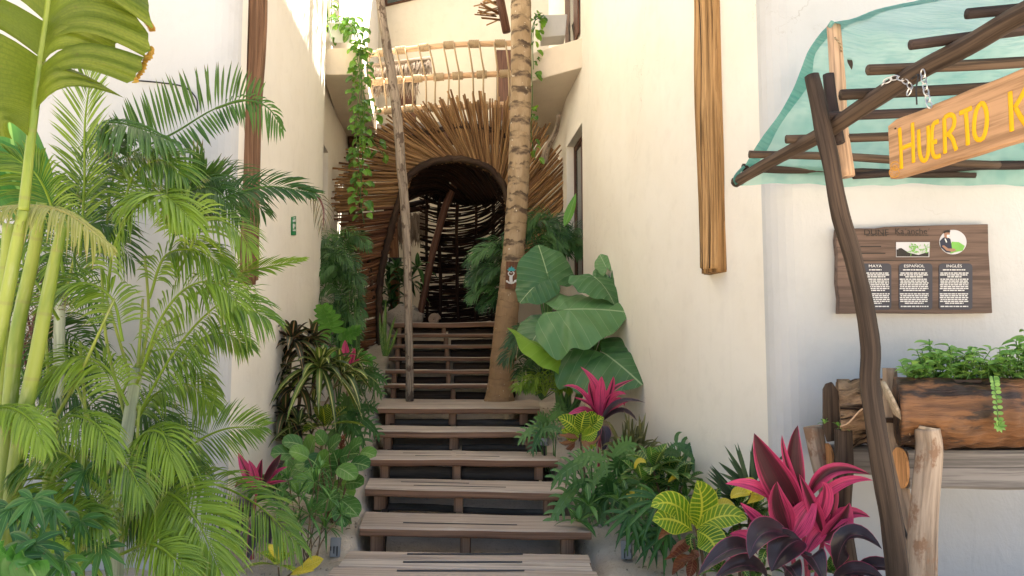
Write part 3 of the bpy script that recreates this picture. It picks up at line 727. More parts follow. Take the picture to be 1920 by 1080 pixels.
# ---------------------------------------------------------------- bridge with rope railing
br = thing('footbridge', 'wooden footbridge deck crossing between the two balconies above the stick arch', 'footbridge', (-1, 12.1, 4.9))
w = MB(); a, b = P(672, 240, 11.95), P(1020, 232, 11.95)
hexa(w, [a + V((0, 0, -.02)), b + V((0, 0, -.02)), b + V((0, 1.0, -.02)), a + V((0, 1.0, -.02))], [a + V((0, 0, .07)), b + V((0, 0, .07)), b + V((0, 1.0, .07)), a + V((0, 1.0, .07))]); w.build('deck', m_grey, br, smooth=False)
w = MB(); a, b = P(655, 262, 12.05), P(1015, 256, 12.05); tube(w, [a, b], .12, 10, .3); w.build('beam', m_frame, br)
w = MB(); a, b = P(652, 272, 12.0), P(752, 262, 12.0); tube(w, [P(660, 262, 11.9), P(660, 420, 11.9)], .06, 8, .3); w.build('post', m_frame, br)
rl = thing('rope_railing', 'rope and peeled pole railing along the footbridge above the stick arch', 'railing', (-1.2, 11.85, 5.1))
YR = 11.85
RAILS = [[(676, 104), (745, 95), (850, 84), (965, 81)], [(676, 156), (760, 149), (860, 142), (970, 137)], [(690, 212), (760, 204), (860, 201), (970, 194)]]
rails = []
for k, r_ in enumerate(RAILS):
    pth = spline([P(x, y, YR) for x, y in r_], 16); rails.append(pth)
    w = MB(); tube(w, pth, .047, 10, rnd(.2, .9), rough=.08, freq=3); w.build('rail', m_rail, rl)
def onrail(k, t):
    x = t * 15; j = min(14, int(x)); return rails[k][j].lerp(rails[k][j + 1], x - j)
for k, ts_ in ((0, [.05, .21, .355, .50, .64, .78, .92]), (1, [.02, .14, .27, .41, .545, .66, .80, .93]), (2, [.05, .20, .36, .49, .65, .81, .97])):
    for t in ts_:
        w = MB(); c = onrail(k, t); T = (onrail(k, min(1, t + .02)) - onrail(k, max(0, t - .02))).normalized()
        tube(w, [c + T * (-.085 + .17 * q / 24) for q in range(25)], .062, 12, .5, ring=lambda L: 1 + .10 * abs(math.sin(L * 105))); w.build('rope_binding', m_rope, rl)
for j, t in enumerate((.02, .08, .18, .24, .325, .385, .47, .53, .61, .67, .75, .81, .89, .95)):
    for k in (0, 1):
        a = onrail(k, t); b = onrail(k + 1, min(1, max(0, t + rnd(-.006, .006)))); w = MB()
        off = V((0, -.055, 0)); tube(w, [a + off, a.lerp(b, .5) + off + V((rnd(-.006, .006), 0, 0)), b + off], .015, 6, .5); w.build('rope', m_rope, rl)

tb = thing('thatched_canopy', 'small shaggy thatched canopy over a doorway behind the rope railing', 'thatch', P(750, 180, 13.2))
for (x0, y0, x1, y1, n, nm) in ((692, 128, 808, 113, 260, 'upper_thatch'), (697, 152, 785, 152, 150, 'lower_thatch')):
    w = MB()
    for k in range(n):
        t = k / n; a = P(lerp(x0, x1, t) + rnd(-2, 2), lerp(y0, y1, t) + rnd(-2, 3), 13.2 - rnd(0, .15)); l = rnd(.22, .42)
        leaf(w, a, a + V((rnd(-.03, .03), -.10, -l * .45)), a + V((rnd(-.06, .06), -.14, -l)), .03, V((0, -1, .2)), 'strap', .1, 3, 1)
    a, b = P(x0, y0 - 1, 13.15), P(x1, y1 - 1, 13.15); tube(w, [a, b], .07, 8, .5, rough=.2)
    w.build(nm, m_thatch, tb)
# overhead corner of sticks seen at the very top behind the palm trunk
nb = thing('stick_bundle', 'bristling bundle of twigs round a dark pole at the top edge beside the palm trunk', 'stick bundle', P(940, 20, 10.8))
w = MB(); tube(w, [P(926, -60, 10.7), P(950, 60, 10.7)], .065, 10, .3); w.build('pole', m_frame, nb)
w = MB()
for k in range(26):
    a = P(930 + rnd(0, 14), rnd(-40, 40), 10.75); tube(w, [a, a + V((-.35 * rnd(.6, 1), rnd(-.3, .1), rnd(-.12, .12)))], .011, 5)
w.build('twigs', m_stick, nb)

# ---------------------------------------------------------------- the stick arch and its woven tunnel
YA = 10.62
ar = thing('stick_arch', 'flared archway of radiating sticks over the stair head, opening into a dark woven tunnel', 'archway', (-1.2, YA, 1.6))
IN = [(712, 690), (712, 620), (711, 560), (715, 510), (727, 455), (741, 405), (752, 365), (766, 332), (795, 310), (830, 300), (862, 298), (898, 306), (925, 322), (944, 348), (954, 385), (957, 430), (956, 480), (952, 540), (948, 600)]
OUT = [(679, 690), (678, 625), (676, 570), (674, 525), (660, 470), (640, 415), (632, 372), (642, 330), (676, 282), (738, 235), (800, 208), (868, 188), (925, 196), (985, 226), (1045, 285), (1066, 330), (1062, 375), (1020, 440), (990, 520)]
def curve(C, n): return spline([V((x, y, 0)) for x, y in C], n)
NS = 380
ci, co = curve(IN, 400), curve(OUT, 400)
# arc-length spacing on the mean curve
mid = [(a + b) * .5 for a, b in zip(ci, co)]; acc = [0]
for a, b in zip(mid, mid[1:]): acc.append(acc[-1] + (b - a).length)
def idx(s):
    for j, v in enumerate(acc):
        if v >= s: return j
    return 399
st_list = []
for k in range(NS):
    j = idx(acc[-1] * (k + .5 + rnd(-.25, .25)) / NS); f = j / 399
    a, b = ci[j], co[j]; d = (b - a); ln = d.length
    a2 = a - d.normalized() * rnd(2, 9) * (0 if f < .2 else 1) - d.normalized() * rnd(0, 3); over = rnd(-.06, .10) if f > .25 else rnd(-.08, .12)
    if .42 < f < .75 and R.random() < .55: over += rnd(.03, .15)
    if .25 < f < .45 and R.random() < .4: over += rnd(.03, .18)
    b2 = a + d * (1 + over) + V((rnd(-2, 2), rnd(-2, 2), 0))
    lay = R.choice((0, .04, .08)); st_list.append((a2, b2, lay, f))
big = set(sorted(range(NS), key=lambda k: -((st_list[k][1] - st_list[k][0]).length + (20 if st_list[k][2] == 0 else 0)))[:100])
rest = MB(); restr = MB()
for k, (a, b, lay, f) in enumerate(st_list):
    p0 = P(a.x, a.y, YA + .22 + lay); p2 = P(b.x, b.y, YA - .12 + lay); p1 = (p0 + p2) * .5 + V((rnd(-.022, .022), .05, rnd(-.022, .022)))
    r = rnd(.013, .021) if f > .25 else rnd(.017, .025); mt = m_stickr if f < .30 else m_stick
    if k in big: mb = MB(); tube(mb, spline([p0, p1, p2], 9), [r, r * 1.06, r * .75], 7, rough=.16, freq=9); mb.build('stick', mt, ar)
    else: tube(restr if f < .30 else rest, spline([p0, p1, p2], 7), [r, r, r * .8], 7, rough=.1)
o = restr.build('leg_sticks', m_stickr, ar); o['kind'] = 'stuff'
o = rest.build('fan_sticks', m_stick, ar); o['kind'] = 'stuff'
mb = MB()
for q in range(3):
    tube(mb, [P(v.x + rnd(-2, 2), v.y + rnd(-2, 2), YA + .15 + .03 * math.sin(i * .3 + q * 2)) for i, v in enumerate(curve(IN, 90))], .045, 7, rough=.4, freq=12)
mb.build('inner_rim', m_rim, ar)
hoop = [(700, 560), (690, 480), (676, 405), (682, 345), (712, 295), (757, 262), (810, 245), (868, 234), (925, 242), (972, 270), (1010, 310), (1024, 355)]
mb = MB()
for q in range(2): tube(mb, [P(v.x, v.y + q * 4, YA + .13) for v in curve(hoop, 60)], .028, 7, rough=.3, freq=12)
mb.build('hoop', m_rim, ar)
mb = MB(); tube(mb, spline([P(1048, 215, 9.9), P(1043, 245, 10.1), P(1025, 280, 10.3), P(1020, 305, 10.4)], 16), [.028, .045, .05], 9, rough=.3, freq=4); mb.build('bent_branch', m_slim, ar)
# tunnel: curving wall of stacked sticks, and a ribbed vault leading to it
wallc = [(788, 12.6), (822, 13.2), (868, 13.35), (915, 12.7), (948, 11.4)]      # (px, Y) of the wall in plan
pl = spline([V((M(x - 960, Y), Y, 0)) for x, Y in wallc], 41)
def topz(t): return lerp(4.25, 4.05, t) - .25 * abs(t - .4)
mb = MB(); z = 1.86; row = 0
while z < 4.3:
    s = 0.0
    while s < .97:
        e = min(1, s + rnd(.30, .55)); tilt = rnd(-.03, .05) + .03
        pts = []
        for q in range(9):
            t = lerp(s, e, q / 8); x = t * 40; j = min(39, int(x)); p = pl[j].lerp(pl[j + 1], x - j)
            # upright at the foot, leaning inwards as it rises
            lean = max(0, (z - 2.6)) ** 2 * .12
            pts.append(V((p.x, p.y - lean, z + tilt * (t - .5) * 2 + .01 * math.sin(t * 9 + row) + (0 if t < .95 else -.01))))
        tube(mb, pts, rnd(.010, .019), 6, rough=.2, freq=8); s = e - .02 + rnd(0, .03)
    z += rnd(.020, .030) if z < 2.6 else rnd(.030, .052); row += 1
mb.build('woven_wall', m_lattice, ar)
mb = MB()                              # second, sparser layer woven behind the first, and its uprights
for k in range(150):
    s0 = rnd(0, .8); e0 = s0 + rnd(.12, .35); zz = 1.9 + 2.3 * (k / 150); pts = []
    for q in range(6):
        x = min(39.9, lerp(s0, min(1, e0), q / 5) * 40); j = min(39, int(x)); p = pl[j].lerp(pl[j + 1], x - j); pts.append(V((p.x, p.y + .06 - max(0, zz - 2.6) ** 2 * .12, zz + (q - 2.5) * .012)))
    tube(mb, pts, rnd(.012, .02), 6, rough=.2)
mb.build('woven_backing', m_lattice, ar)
for t_ in (.10, .27, .45, .62, .80):
    mb = MB(); x = t_ * 40; j = min(39, int(x)); p = pl[j].lerp(pl[j + 1], x - j)
    tube(mb, spline([V((p.x + rnd(-.03, .03), p.y - .03 - max(0, zz - 2.6) ** 2 * .12, zz)) for zz in (1.86, 2.5, 3.1, 3.7, 4.25)], 14), rnd(.024, .034), 7, rough=.25); mb.build('wall_upright', m_lattice, ar)
mb = MB()
topc = [V((pl[int(t * 40)].x, pl[int(t * 40)].y - .33, topz(t) - .1)) for t in [k / 60 for k in range(61)]]
for k in range(210):
    f = k / 209; j = int(lerp(120, 335, f)); v = ci[j]
    a = P(v.x, v.y, YA + .3 + rnd(0, .05)); e = topc[min(60, max(0, int(f * 60 + (26 if k % 3 else -12) + rnd(-5, 5))))]
    c = (a + e) * .5 + V((rnd(-.03, .03), 0, .22 + rnd(-.03, .03)))
    tube(mb, spline([a, c, e], 8), rnd(.014, .024), 6, rough=.2)
for k in range(90):                              # crossing sticks of the vault
    g = rnd(.1, .95); f0 = rnd(0, .75); pts = []
    for q in range(8):
        f = f0 + .25 * q / 7; v = ci[int(lerp(130, 330, f))]; a = P(v.x, v.y, YA + .3); e = topc[int(f * 60)]
        pts.append(a.lerp(e, g) + V((0, 0, .22 * 4 * g * (1 - g) + .02)))
    tube(mb, pts, rnd(.014, .022), 6, rough=.2)
# right flank between the rim and the wall
for k in range(78):
    zz = 1.9 + k * .028 + rnd(-.008, .008); a = V((M(955 - 960, YA + .3) + .02, YA + .3, zz)); e = V((M(948 - 960, 11.4) + rnd(-.1, 0), 11.6, zz + rnd(-.03, .06)))
    tube(mb, [a, (a + e) * .5 + V((.05, 0, 0)), e + V((-.03, .2, 0))], rnd(.014, .02), 6)
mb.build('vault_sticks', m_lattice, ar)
mb = MB(); tube(mb, spline([P(862, 325, 12.3), P(838, 380, 12.35), P(815, 460, 12.4), P(798, 540, 12.4), P(784, 607, 12.4)], 26), [.07, .06, .055], 9, rough=.25, freq=5); mb.build('leaning_post', m_frame, ar)
# yard seen through the arch
po = MB(); tube(po, [P(741, 610, 12.9), P(740, 500, 12.9), P(736, 400, 12.9)], .085, 10, .9, rough=.06); o = po.build('round_post', m_stickr, None, loc=P(741, 605, 12.9)); tag(o, 'reddish round wooden post just inside the arch carrying the small black hand-lettered sign', 'post')
tt = thing('thatched_canopy', 'dark hanging thatch eave glimpsed inside the arch above the reddish post', 'thatch', P(770, 420, 13.2))
mb = MB()
for k in range(220):
    a = P(rnd(726, 800), rnd(398, 412), rnd(13.0, 13.3)); l = rnd(.3, .62); leaf(mb, a, a + V((rnd(-.04, .04), -.04, -l * .5)), a + V((rnd(-.06, .06), -.06, -l)), .035, V((0, -1, .2)), 'strap', .1, 3, 1)
mb.build('thatch', m_thatch, tt); mb = MB(); tube(mb, [P(716, 402, 13.1), P(806, 388, 13.1)], .05, 8); tube(mb, [P(720, 394, 13.1), P(806, 376, 13.1)], .05, 8); mb.build('eave_pole', m_lattice, tt)
ls = thing('hanging_sign', 'small black sign with white handwriting on the reddish post inside the arch', 'sign', P(738, 492, 12.78))
mb = MB(); plate(mb, [P(722, 500, 12.8), P(753, 500, 12.8), P(753, 483, 12.8), P(722, 483, 12.8)], (0, -1, 0), .02); mb.build('board', m_black, ls, smooth=False)
mb = MB()
for s in ([(725, 494), (728, 488), (727, 485), (726, 490), (728, 497), (731, 495)], [(733, 491), (731, 494), (733, 497), (735, 494), (733, 491), (736, 492)], [(736, 491), (738, 497), (740, 491), (742, 491)], [(742, 494), (745, 492), (744, 490), (742, 493), (743, 497), (747, 495)], [(747, 495), (750, 492), (751, 494), (749, 495)]):
    tube(mb, spline([P(x, y, 12.772) for x, y in s], 12), .0075, 5, .5)
mb.build('lettering', m_print, ls)
mb = MB()
c = P(757, 596, 11.6)
bm_v = []; n1, n2 = 12, 18
for i in range(n1 + 1):
    for j in range(n2):
        th, ph = math.pi * i / n1, 2 * math.pi * j / n2; d = V((math.sin(th) * math.cos(ph), math.sin(th) * math.sin(ph), math.cos(th)))
        bm_v.append(c + V((d.x * .30, d.y * .16, d.z * .19)) * (1 + .35 * noise.noise(d * 2.2)))
mb.add(bm_v, [(i * n2 + j, i * n2 + (j + 1) % n2, (i + 1) * n2 + (j + 1) % n2, (i + 1) * n2 + j) for i in range(n1) for j in range(n2)], [tuple(v) for v in bm_v])
o = mb.build('boulder', m_stone, loc=c - V((0, 0, .2))); tag(o, 'rough tan boulder at the head of the stairs just inside the arch', 'rock')
mb = MB(); c = P(814, 599, 11.45); pts = []
for k in range(60):
    t = k / 59; a = 2 * math.pi * 2.2 * t; r = lerp(.075, .012, t); pts.append(c + V((r * math.cos(a), -.02 * t, r * math.sin(a))))
tube(mb, pts, [.034, .03, .014], 9, rough=.1, freq=9); o = mb.build('shell_ornament', m_shell, loc=c - V((0, 0, .1))); tag(o, 'small coiled brown and blue shell ornament on the top platform of the stairs', 'ornament')

# leaf litter and pebbles on the sand
mb = MB()
for k in range(420):
    x, y = rnd(-2.1, 1.7), rnd(4.7, 9.0)
    if sl(y) - .02 < x < sr(y) + .02 and y > 4.9: continue
    z = hg(x, y) + .006; a = rnd(0, 6.28); l = rnd(.012, .05); d = V((math.cos(a), math.sin(a), rnd(-.1, .25)))
    leaf(mb, V((x, y, z)), V((x, y, z)) + d * l * .5 + UP * .006, V((x, y, z)) + d * l, l * .4, V((rnd(-.3, .3), rnd(-.3, .3), 1)), 'ovate', .3, 4, 1)
o = mb.build('leaf_litter', m_thatch); o['kind'] = 'stuff'; o['label'] = 'dry leaf litter scattered on the sand of the planted beds'; o['category'] = 'litter'
mb = MB()
for k in range(500):
    x, y = rnd(-2.1, 1.7), rnd(4.7, 9.0)
    if sl(y) < x < sr(y) and y > 5: continue
    r_ = rnd(.004, .016); c = V((x, y, hg(x, y) + r_ * .4)); d = V((rnd(-1, 1), rnd(-1, 1), 0)).normalized()
    tube(mb, [c - d * r_, c - d * r_ * .3, c + d * r_ * .4, c + d * r_], [r_ * .4, r_ * .8, r_ * .7, r_ * .35], 6, cap='round')
o = mb.build('pebbles', m_stone); o['kind'] = 'stuff'; o['label'] = 'small tan pebbles and clods scattered on the sand of the planted beds'; o['category'] = 'pebbles'
# ---------------------------------------------------------------- garden shelter on the right
def beam_pt(t): return V((1.3 + .43 * t, 4.3 - 1.8 * t, 2.435 + .125 * t))
def beam_at(px):
    u = (px - 960) / F; t = (4.3 * u - 1.3) / (.43 + 1.8 * u); return t, beam_pt(t)
sh = thing('garden_shelter', 'rustic pole garden shelter roofed with sagging teal shade net on the right', 'shelter', (1.7, 3.4, 0))
mb = MB(); tube(mb, spline([P(1379, 342, 4.32), P(1440, 306, 4.03), P(1500, 274, 3.74), P(1560, 240, 3.47), P(1640, 186, 3.2), P(1725, 132, 2.94), P(1820, 82, 2.7), P(1925, 22, 2.47), beam_pt(1.25)], 40), [.032, .038, .04, .04], 12, .55, rough=.12, freq=4); mb.build('eave_beam', m_pole, sh)
mb = MB(); tube(mb, spline([P(1522, 142, 3.42), P(1538, 215, 3.40), P(1556, 300, 3.37), P(1575, 400, 3.34), P(1604, 500, 3.31), P(1632, 640, 3.28), P(1632, 730, 3.27), P(1650, 850, 3.25), P(1672, 980, 3.25), P(1684, 1090, 3.25), P(1690, 1330, 3.25)], 50), [.033, .040, .038, .040, .046, .047], 18, .42, rough=.20, freq=5); mb.build('corner_post', m_pole, sh)
mb = MB(); tube(mb, spline([P(1553, 140, 3.56), P(1560, 200, 3.55), P(1572, 268, 3.52)], 12), [.028, .032], 9, .3, rough=.12); mb.build('post_fork', m_poled, sh)
mb = MB(); tube(mb, spline([P(1563, 48, 3.76), P(1570, 140, 3.75), P(1576, 240, 3.74), P(1588, 331, 3.72)], 20), [.034, .038, .036, .04], 12, .5, rough=.10, freq=4); o = mb.build('ridge_prop', m_polet, sh)
SL = [(1392, 314, 1660, 324, 4.25, .024, .02), (1405, 289, 1662, 303, 4.03, .022, 0), (1474, 261, 1664, 255, 3.68, .022, 0), (1533, 219, 1720, 211, 3.38, .022, 0), (1576, 178, 1862, 154, 3.18, .024, 0), (1627, 131, 1925, 101, 2.97, .022, 0), (1707, 84, 1800, 66, 2.73, .020, 0), (1813, 26, 1925, 12, 2.55, .020, 0)]
for x0, y0, x1, y1, Y, r, dy in SL:
    a, b = P(x0, y0, Y + .05), P(x1, y1, Y + .05); b2 = a + (b - a) * ((2.75 - a.x) / (b.x - a.x))
    b2.z = a.z + (b2.z - a.z) * .7; b2.y += rnd(-.02, .05)
    mb = MB(); tube(mb, spline([a, a.lerp(b2, .35) + V((0, 0, rnd(-.008, .012))), a.lerp(b2, .7) + V((0, 0, rnd(-.01, .012))), b2], 20), [r, r * 1.05, r * .95], 9, None, rough=.1, freq=5); mb.build('slat', m_poled if y0 < 230 and y0 > 210 or y0 in (26, 84) else m_pole, sh)
mb = MB(); tube(mb, spline([P(1600, 330, 4.30), P(1740, 318, 4.30), P(1830, 311, 4.29), P(1960, 308, 4.28), P(2100, 306, 4.28)], 24), [.02, .028, .024], 9, .2, rough=.2); mb.build('rear_branch', m_poled, sh)
# the net: profile from the rear eave over the prop and down towards the viewer, run out along X
PROF = [P(1380, 347, 4.34), P(1404, 300, 4.27), P(1430, 258, 4.20), P(1462, 215, 4.12), P(1488, 168, 4.03), P(1504, 128, 3.97), P(1520, 90, 3.90), P(1556, 47, 3.76), P(1600, 36, 3.55), P(1640, 20, 3.36), P(1690, 8, 3.15), P(1735, -3, 2.98), P(1800, -50, 2.70), P(1900, -110, 2.42)]
pf = spline(PROF, 44); mb = MB(); vs = []; ts = []; NX = 44
for i, p in enumerate(pf):
    t = i / 43; L = 3.6 - p.x
    for j in range(NX + 1):
        s = (j / NX) ** 1.2; x = p.x + L * s
        # sag between slats and wrinkles drawn away from the prop
        sag = -.05 * math.sin(math.pi * min(1, s * 1.6)) * math.sin(math.pi * t) + .035 * noise.noise(V((x * 2.2 + t * 6, t * 9, 0))) * min(1, s * 8) + .012 * noise.noise(V((x * 7 + t * 14, t * 5, 3))) * min(1, s * 8)
        sag += .010 * math.sin(x * 24 + t * 20) * math.exp(-abs(t - .55) * 5) * min(1, s * 6)
        if t < .04: sag += .02 * noise.noise(V((x * 4, 8, 0)))
        rise = .10 * s * max(0, t - .45)
        vs.append(V((x, p.y + .02 * noise.noise(V((x * 3, t * 5, 5))) * min(1, s * 8), p.z + sag + rise))); ts.append((x, p.y + t, 0))
mb.add(vs, [(i * (NX + 1) + j, i * (NX + 1) + j + 1, (i + 1) * (NX + 1) + j + 1, (i + 1) * (NX + 1) + j) for i in range(43) for j in range(NX)], ts, 0.0)
nt = mb.build('shade_net', m_net, sh)
mb = MB(); hem = []                    # doubled, darker hem along the left edge
for i, p in enumerate(pf):
    d = V((1, 0, 0)); wd = (.035 + .03 * math.sin(i * .33) ** 2) * (1 if i < 22 else 1.5); hem.append((p + V((-.006, -.006, .0)), p + d * wd + V((0, -.02, -.006))))
vs = [q for h in hem for q in h]; mb.add(vs, [(2 * i, 2 * i + 1, 2 * i + 3, 2 * i + 2) for i in range(43)], [(v.x, v.y, 0) for v in vs], .55); mb.build('hem', m_net, nt)
mb = MB(); tube(mb, spline([P(1383, 345, 4.28), P(1378, 335, 4.28), P(1386, 322, 4.27), P(1396, 312, 4.26)], 10), [.014, .008], 6, .5); tube(mb, [P(1555, 50, 3.7), P(1561, 41, 3.7)], .012, 6); mb.build('knot', m_net, nt)
mb = MB()
leaf(mb, P(1590, 108, 3.93), P(1594, 118, 3.93), P(1597, 131, 3.93), .028, V((0, -1, 0)), 'lance', .1)
for x, y in ((1814, 122), (1866, 118)): leaf(mb, P(x - 3, y + 2, 3.88), P(x, y, 3.88), P(x + 3, y - 2, 3.88), .012, V((0, -1, 0)), 'round', .1)
o = mb.build('fallen_leaf', m_poled, nt)
mb = MB(); q = [P(1565, 70, 3.70), P(1576, 84, 3.69), P(1578, 98, 3.72)]; tube(mb, spline(q, 8), .005, 5); mb.build('cord', m_rope, o.parent.parent)

# hanging sign ------------------------------------------------------
SA = P(1668, 284, 3.10); bd = V((.43, -1.8, .0)).normalized(); sn = V((-bd.y, bd.x, 0)) * -1; sn = sn if sn.dot(CAM - SA) > 0 else -sn
hs = thing('hanging_sign', 'hanging wooden sign board reading HUERTO K in yellow hand-painted capitals under the shelter beam', 'sign', SA)
def onsign(px, py, off=.0): return PL(px, py, SA + sn * off, sn)
c0, c1 = [onsign(*p) for p in ((1666, 231), (1669, 337), (1921, 262), (1921, 127))][0:2], None
tl, bl_, br_, tr_ = onsign(1665, 230), onsign(1669, 338), onsign(1921, 261), onsign(1921, 127)
ex = bd * .45; top, bot = (tl.z + tr_.z) / 2, (bl_.z + br_.z) / 2
mb = MB(); n = 26; front = []; back = []
for i in range(n + 1):
    t = i / n; a = tl.lerp(tr_ + ex, t); b = bl_.lerp(br_ + ex, t); a.z += .004 * noise.noise(V((t * 9, 0, 0))); b.z += .006 * noise.noise(V((t * 7, 3, 0)))
    if i == 0: a.z -= .012; b.z += .006
    front.append((a, b))
vs = []; ts = []; th = .032
for a, b in front:
    e = (a - b).normalized() * .004
    for p in (a - e, b + e, b - sn * .005, b - sn * th, a - sn * th, a - sn * .005): vs.append(p); ts.append(((p - SA).z, (p - SA).dot(sn), (p - SA).dot(bd)))
fs = [(i * 6 + k, i * 6 + (k + 1) % 6, (i + 1) * 6 + (k + 1) % 6, (i + 1) * 6 + k) for i in range(n) for k in range(6)] + [tuple(range(5, -1, -1)), tuple(n * 6 + k for k in range(6))]
mb.add(vs, fs, ts, .4); mb.build('board', m_sign, hs, smooth=False)
Z8 = lambda x, y: (1640 + x / 4.911, 130 + y / 4.911)
LET = {'H': [[(228, 540), (240, 730), (247, 915)], [(347, 492), (352, 670), (357, 858)], [(244, 728), (300, 706), (354, 686)]],
       'U': [[(404, 555), (408, 690), (418, 790), (440, 835), (470, 832), (492, 770), (496, 640), (490, 520)]],
       'E': [[(588, 478), (545, 500), (528, 560), (526, 660), (532, 760), (556, 806), (606, 794)], [(530, 672), (572, 662)]],
       'R': [[(640, 445), (644, 610), (648, 772)], [(640, 445), (690, 418), (730, 440), (728, 520), (690, 580), (655, 604)], [(676, 590), (716, 640), (736, 700), (752, 742)]],
       'T': [[(780, 405), (840, 380), (893, 354)], [(838, 388), (850, 540), (858, 696)]],
       'O': [[(975, 318), (940, 365), (920, 450), (914, 560), (930, 630), (965, 650), (1005, 620), (1030, 520), (1032, 420), (1015, 340), (985, 312), (970, 322)], [(985, 300), (1010, 304)]],
       'K': [[(1246, 205), (1254, 380), (1262, 568)], [(1420, 120), (1350, 250), (1290, 350)], [(1296, 350), (1350, 450), (1420, 545)]]}
for ch, ss in LET.items():
    mb = MB()
    for s in ss:
        k = 20 if len(s) > 3 else 8
        pts = spline([onsign(*Z8(x, y), .001) for x, y in s], k); rr = (M(4.7, 2.95) if ch != 'K' else M(5.2, 2.6)) * (.4 if ch == 'O' and len(s) == 2 else 1)
        tube(mb, pts, rr, 10, .5, cap='round', squash=(sn, .16), rough=.06)
    mb.build('painted_letter', m_yellow, hs)
mb = MB()
for cx, cy, rr in ((190, 890, 42), (180, 950, 46), (188, 905, 20)):
    tube(mb, [onsign(*Z8(cx + rr * math.cos(a * .33), cy + rr * .95 * math.sin(a * .33)), .001) for a in range(20)], .0022, 6, .5, squash=(sn, .3))
for k in range(7):
    a = rad(20 + k * 48); tube(mb, [onsign(*Z8(180 + 18 * math.cos(a), 950 + 18 * math.sin(a)), .001), onsign(*Z8(180 + 32 * math.cos(a), 950 + 32 * math.sin(a)), .001)], .002, 6, .5, squash=(sn, .3))
mb.build('painted_emblem', m_orange, hs)
mb = MB()
box(mb, onsign(1679, 241, .001), .006, .006, .006); mb.build('nail', m_ink, hs, smooth=False)
# chain
def chain(pts, link=.036):
    mb = MB(); L = 0; path = spline(pts, 60); d = 0; k = 0
    for i in range(59):
        d += (path[i + 1] - path[i]).length
        if d > link * .72:
            d = 0; c = path[i]; T = (path[i + 1] - path[i]).normalized(); sd = T.cross(V((0, 1, 0)) if k % 2 else V((1, .3, 0))).normalized(); k += 1
            tube(mb, [c + T * (link * .5 * math.cos(a)) + sd * (link * .28 * math.sin(a)) for a in [2 * math.pi * q / 14 for q in range(15)]],   .0029, 6, .5, cap=False)
    return mb
t, q = beam_at(1725)
ch = chain([P(1729, 128, 2.88), P(1735, 165, 2.87), P(1744, 203, 2.86)]); o = ch.build('chain', m_steel, loc=P(1735, 165, 2.9)); tag(o, 'bright steel chain holding up the yellow-lettered wooden sign', 'chain')
t, q = beam_at(1700); mb = chain([q + V((-.06, .0, .025)), q + V((-.035, .02, .05)), q + V((0, -.01, .055)), q + V((.03, -.045, .01)), q + V((.025, -.04, -.03))], .034)
o2 = mb.build('chain', m_steel, loc=q); tag(o2, 'short loop of steel chain wrapped over the sloping shelter beam', 'chain')
mb = MB(); tube(mb, spline([q + V((.03, -.06, .03)), P(1722, 140, 2.86), P(1718, 165, 2.86), P(1719, 196, 2.86)], 14), .0035, 6); o = mb.build('cable_tie', m_black, loc=q); tag(o, 'black cable tie end dangling beside the steel chain', 'cable tie')

# information board -------------------------------------------------
YB = 4.44
ib = thing('information_board', 'brown wooden information board with three dark text panels and two photos on the white wall', 'board', P(1715, 588, YB))
edge = [(1573, 588), (1574, 560), (1570, 530), (1571, 480), (1568, 450), (1570, 428), (1640, 428), (1660, 425), (1760, 422), (1853, 420), (1854, 470), (1858, 530), (1861, 587), (1760, 588), (1660, 587)]
mb = MB(); pts = [P(x, y, YB) for x, y in edge]; plate(mb, pts, (0, 1, 0), .05)
mb.t = [((p[2]) * 1.0, p[1], p[0]) for p in mb.v]; mb.build('board', m_info, ib, smooth=False, bevel=.004)
def rrect(x0, y0, x1, y1, r, n=5):
    out = []
    for cx, cy, a0 in ((x1 - r, y0 + r, -90), (x1 - r, y1 - r, 0), (x0 + r, y1 - r, 90), (x0 + r, y0 + r, 180)):
        for k in range(n + 1):
            a = rad(a0 + 90 * k / n); out.append((cx + r * math.cos(a), cy + r * math.sin(a)))
    return out
def decal(pts, off, th=.001, mb=None):
    mb = mb or MB(); plate(mb, [P(x, y, YB - off) for x, y in pts], (0, -1, 0), th); return mb
def text(body, px, py, hpx, mat, parent, name, off, align='CENTER', wide=1.0, Y=YB):
    cu = bpy.data.curves.new('text', 'FONT'); cu.body = body; cu.size = 1; cu.align_x = align; cu.align_y = 'CENTER'
    tmp = bpy.data.objects.new('text', cu); COL.objects.link(tmp); bpy.context.view_layer.update()
    me = bpy.data.meshes.new_from_object(tmp.evaluated_get(bpy.context.evaluated_depsgraph_get())); bpy.data.objects.remove(tmp)
    s = M(hpx, Y) / .70; c = P(px, py, Y - off)
    mb = MB(); vs = [c + V((v.co.x * s * wide, 0, v.co.y * s)) for v in me.vertices]
    mb.add(vs, [tuple(p.vertices) for p in me.polygons], [tuple(v) for v in vs]); return mb.build(name, mat, parent, smooth=False)
text('DUNE', 1643, 436, 11, m_ink, ib, 'heading', .003, wide=1.12)
text("Ka´anche´", 1711, 434, 11, m_ink, ib, 'heading', .003, wide=1.05)
def dashes(rows, mat, name, parent, off=.004, hh=1.0):
    mb = MB()
    for x0, x1, y in rows:
        x = x0
        while x < x1 - 1:
            e = min(x1, x + rnd(2.5, 8)); decal([(x, y + hh), (e, y + hh), (e, y - hh), (x, y - hh)], off, .0006, mb); x = e + rnd(.9, 1.5)
    return mb.build(name, mat, parent, smooth=False)
dashes([(1624, 1663, 442), (1682, 1741, 441)], m_ink, 'caption', ib, .003, .7)
mb = MB(); decal([(1613, 489), (1818, 489), (1818, 487.8), (1613, 487.8)], .002, .001, mb); mb.build('rule_line', m_ink, ib, smooth=False)
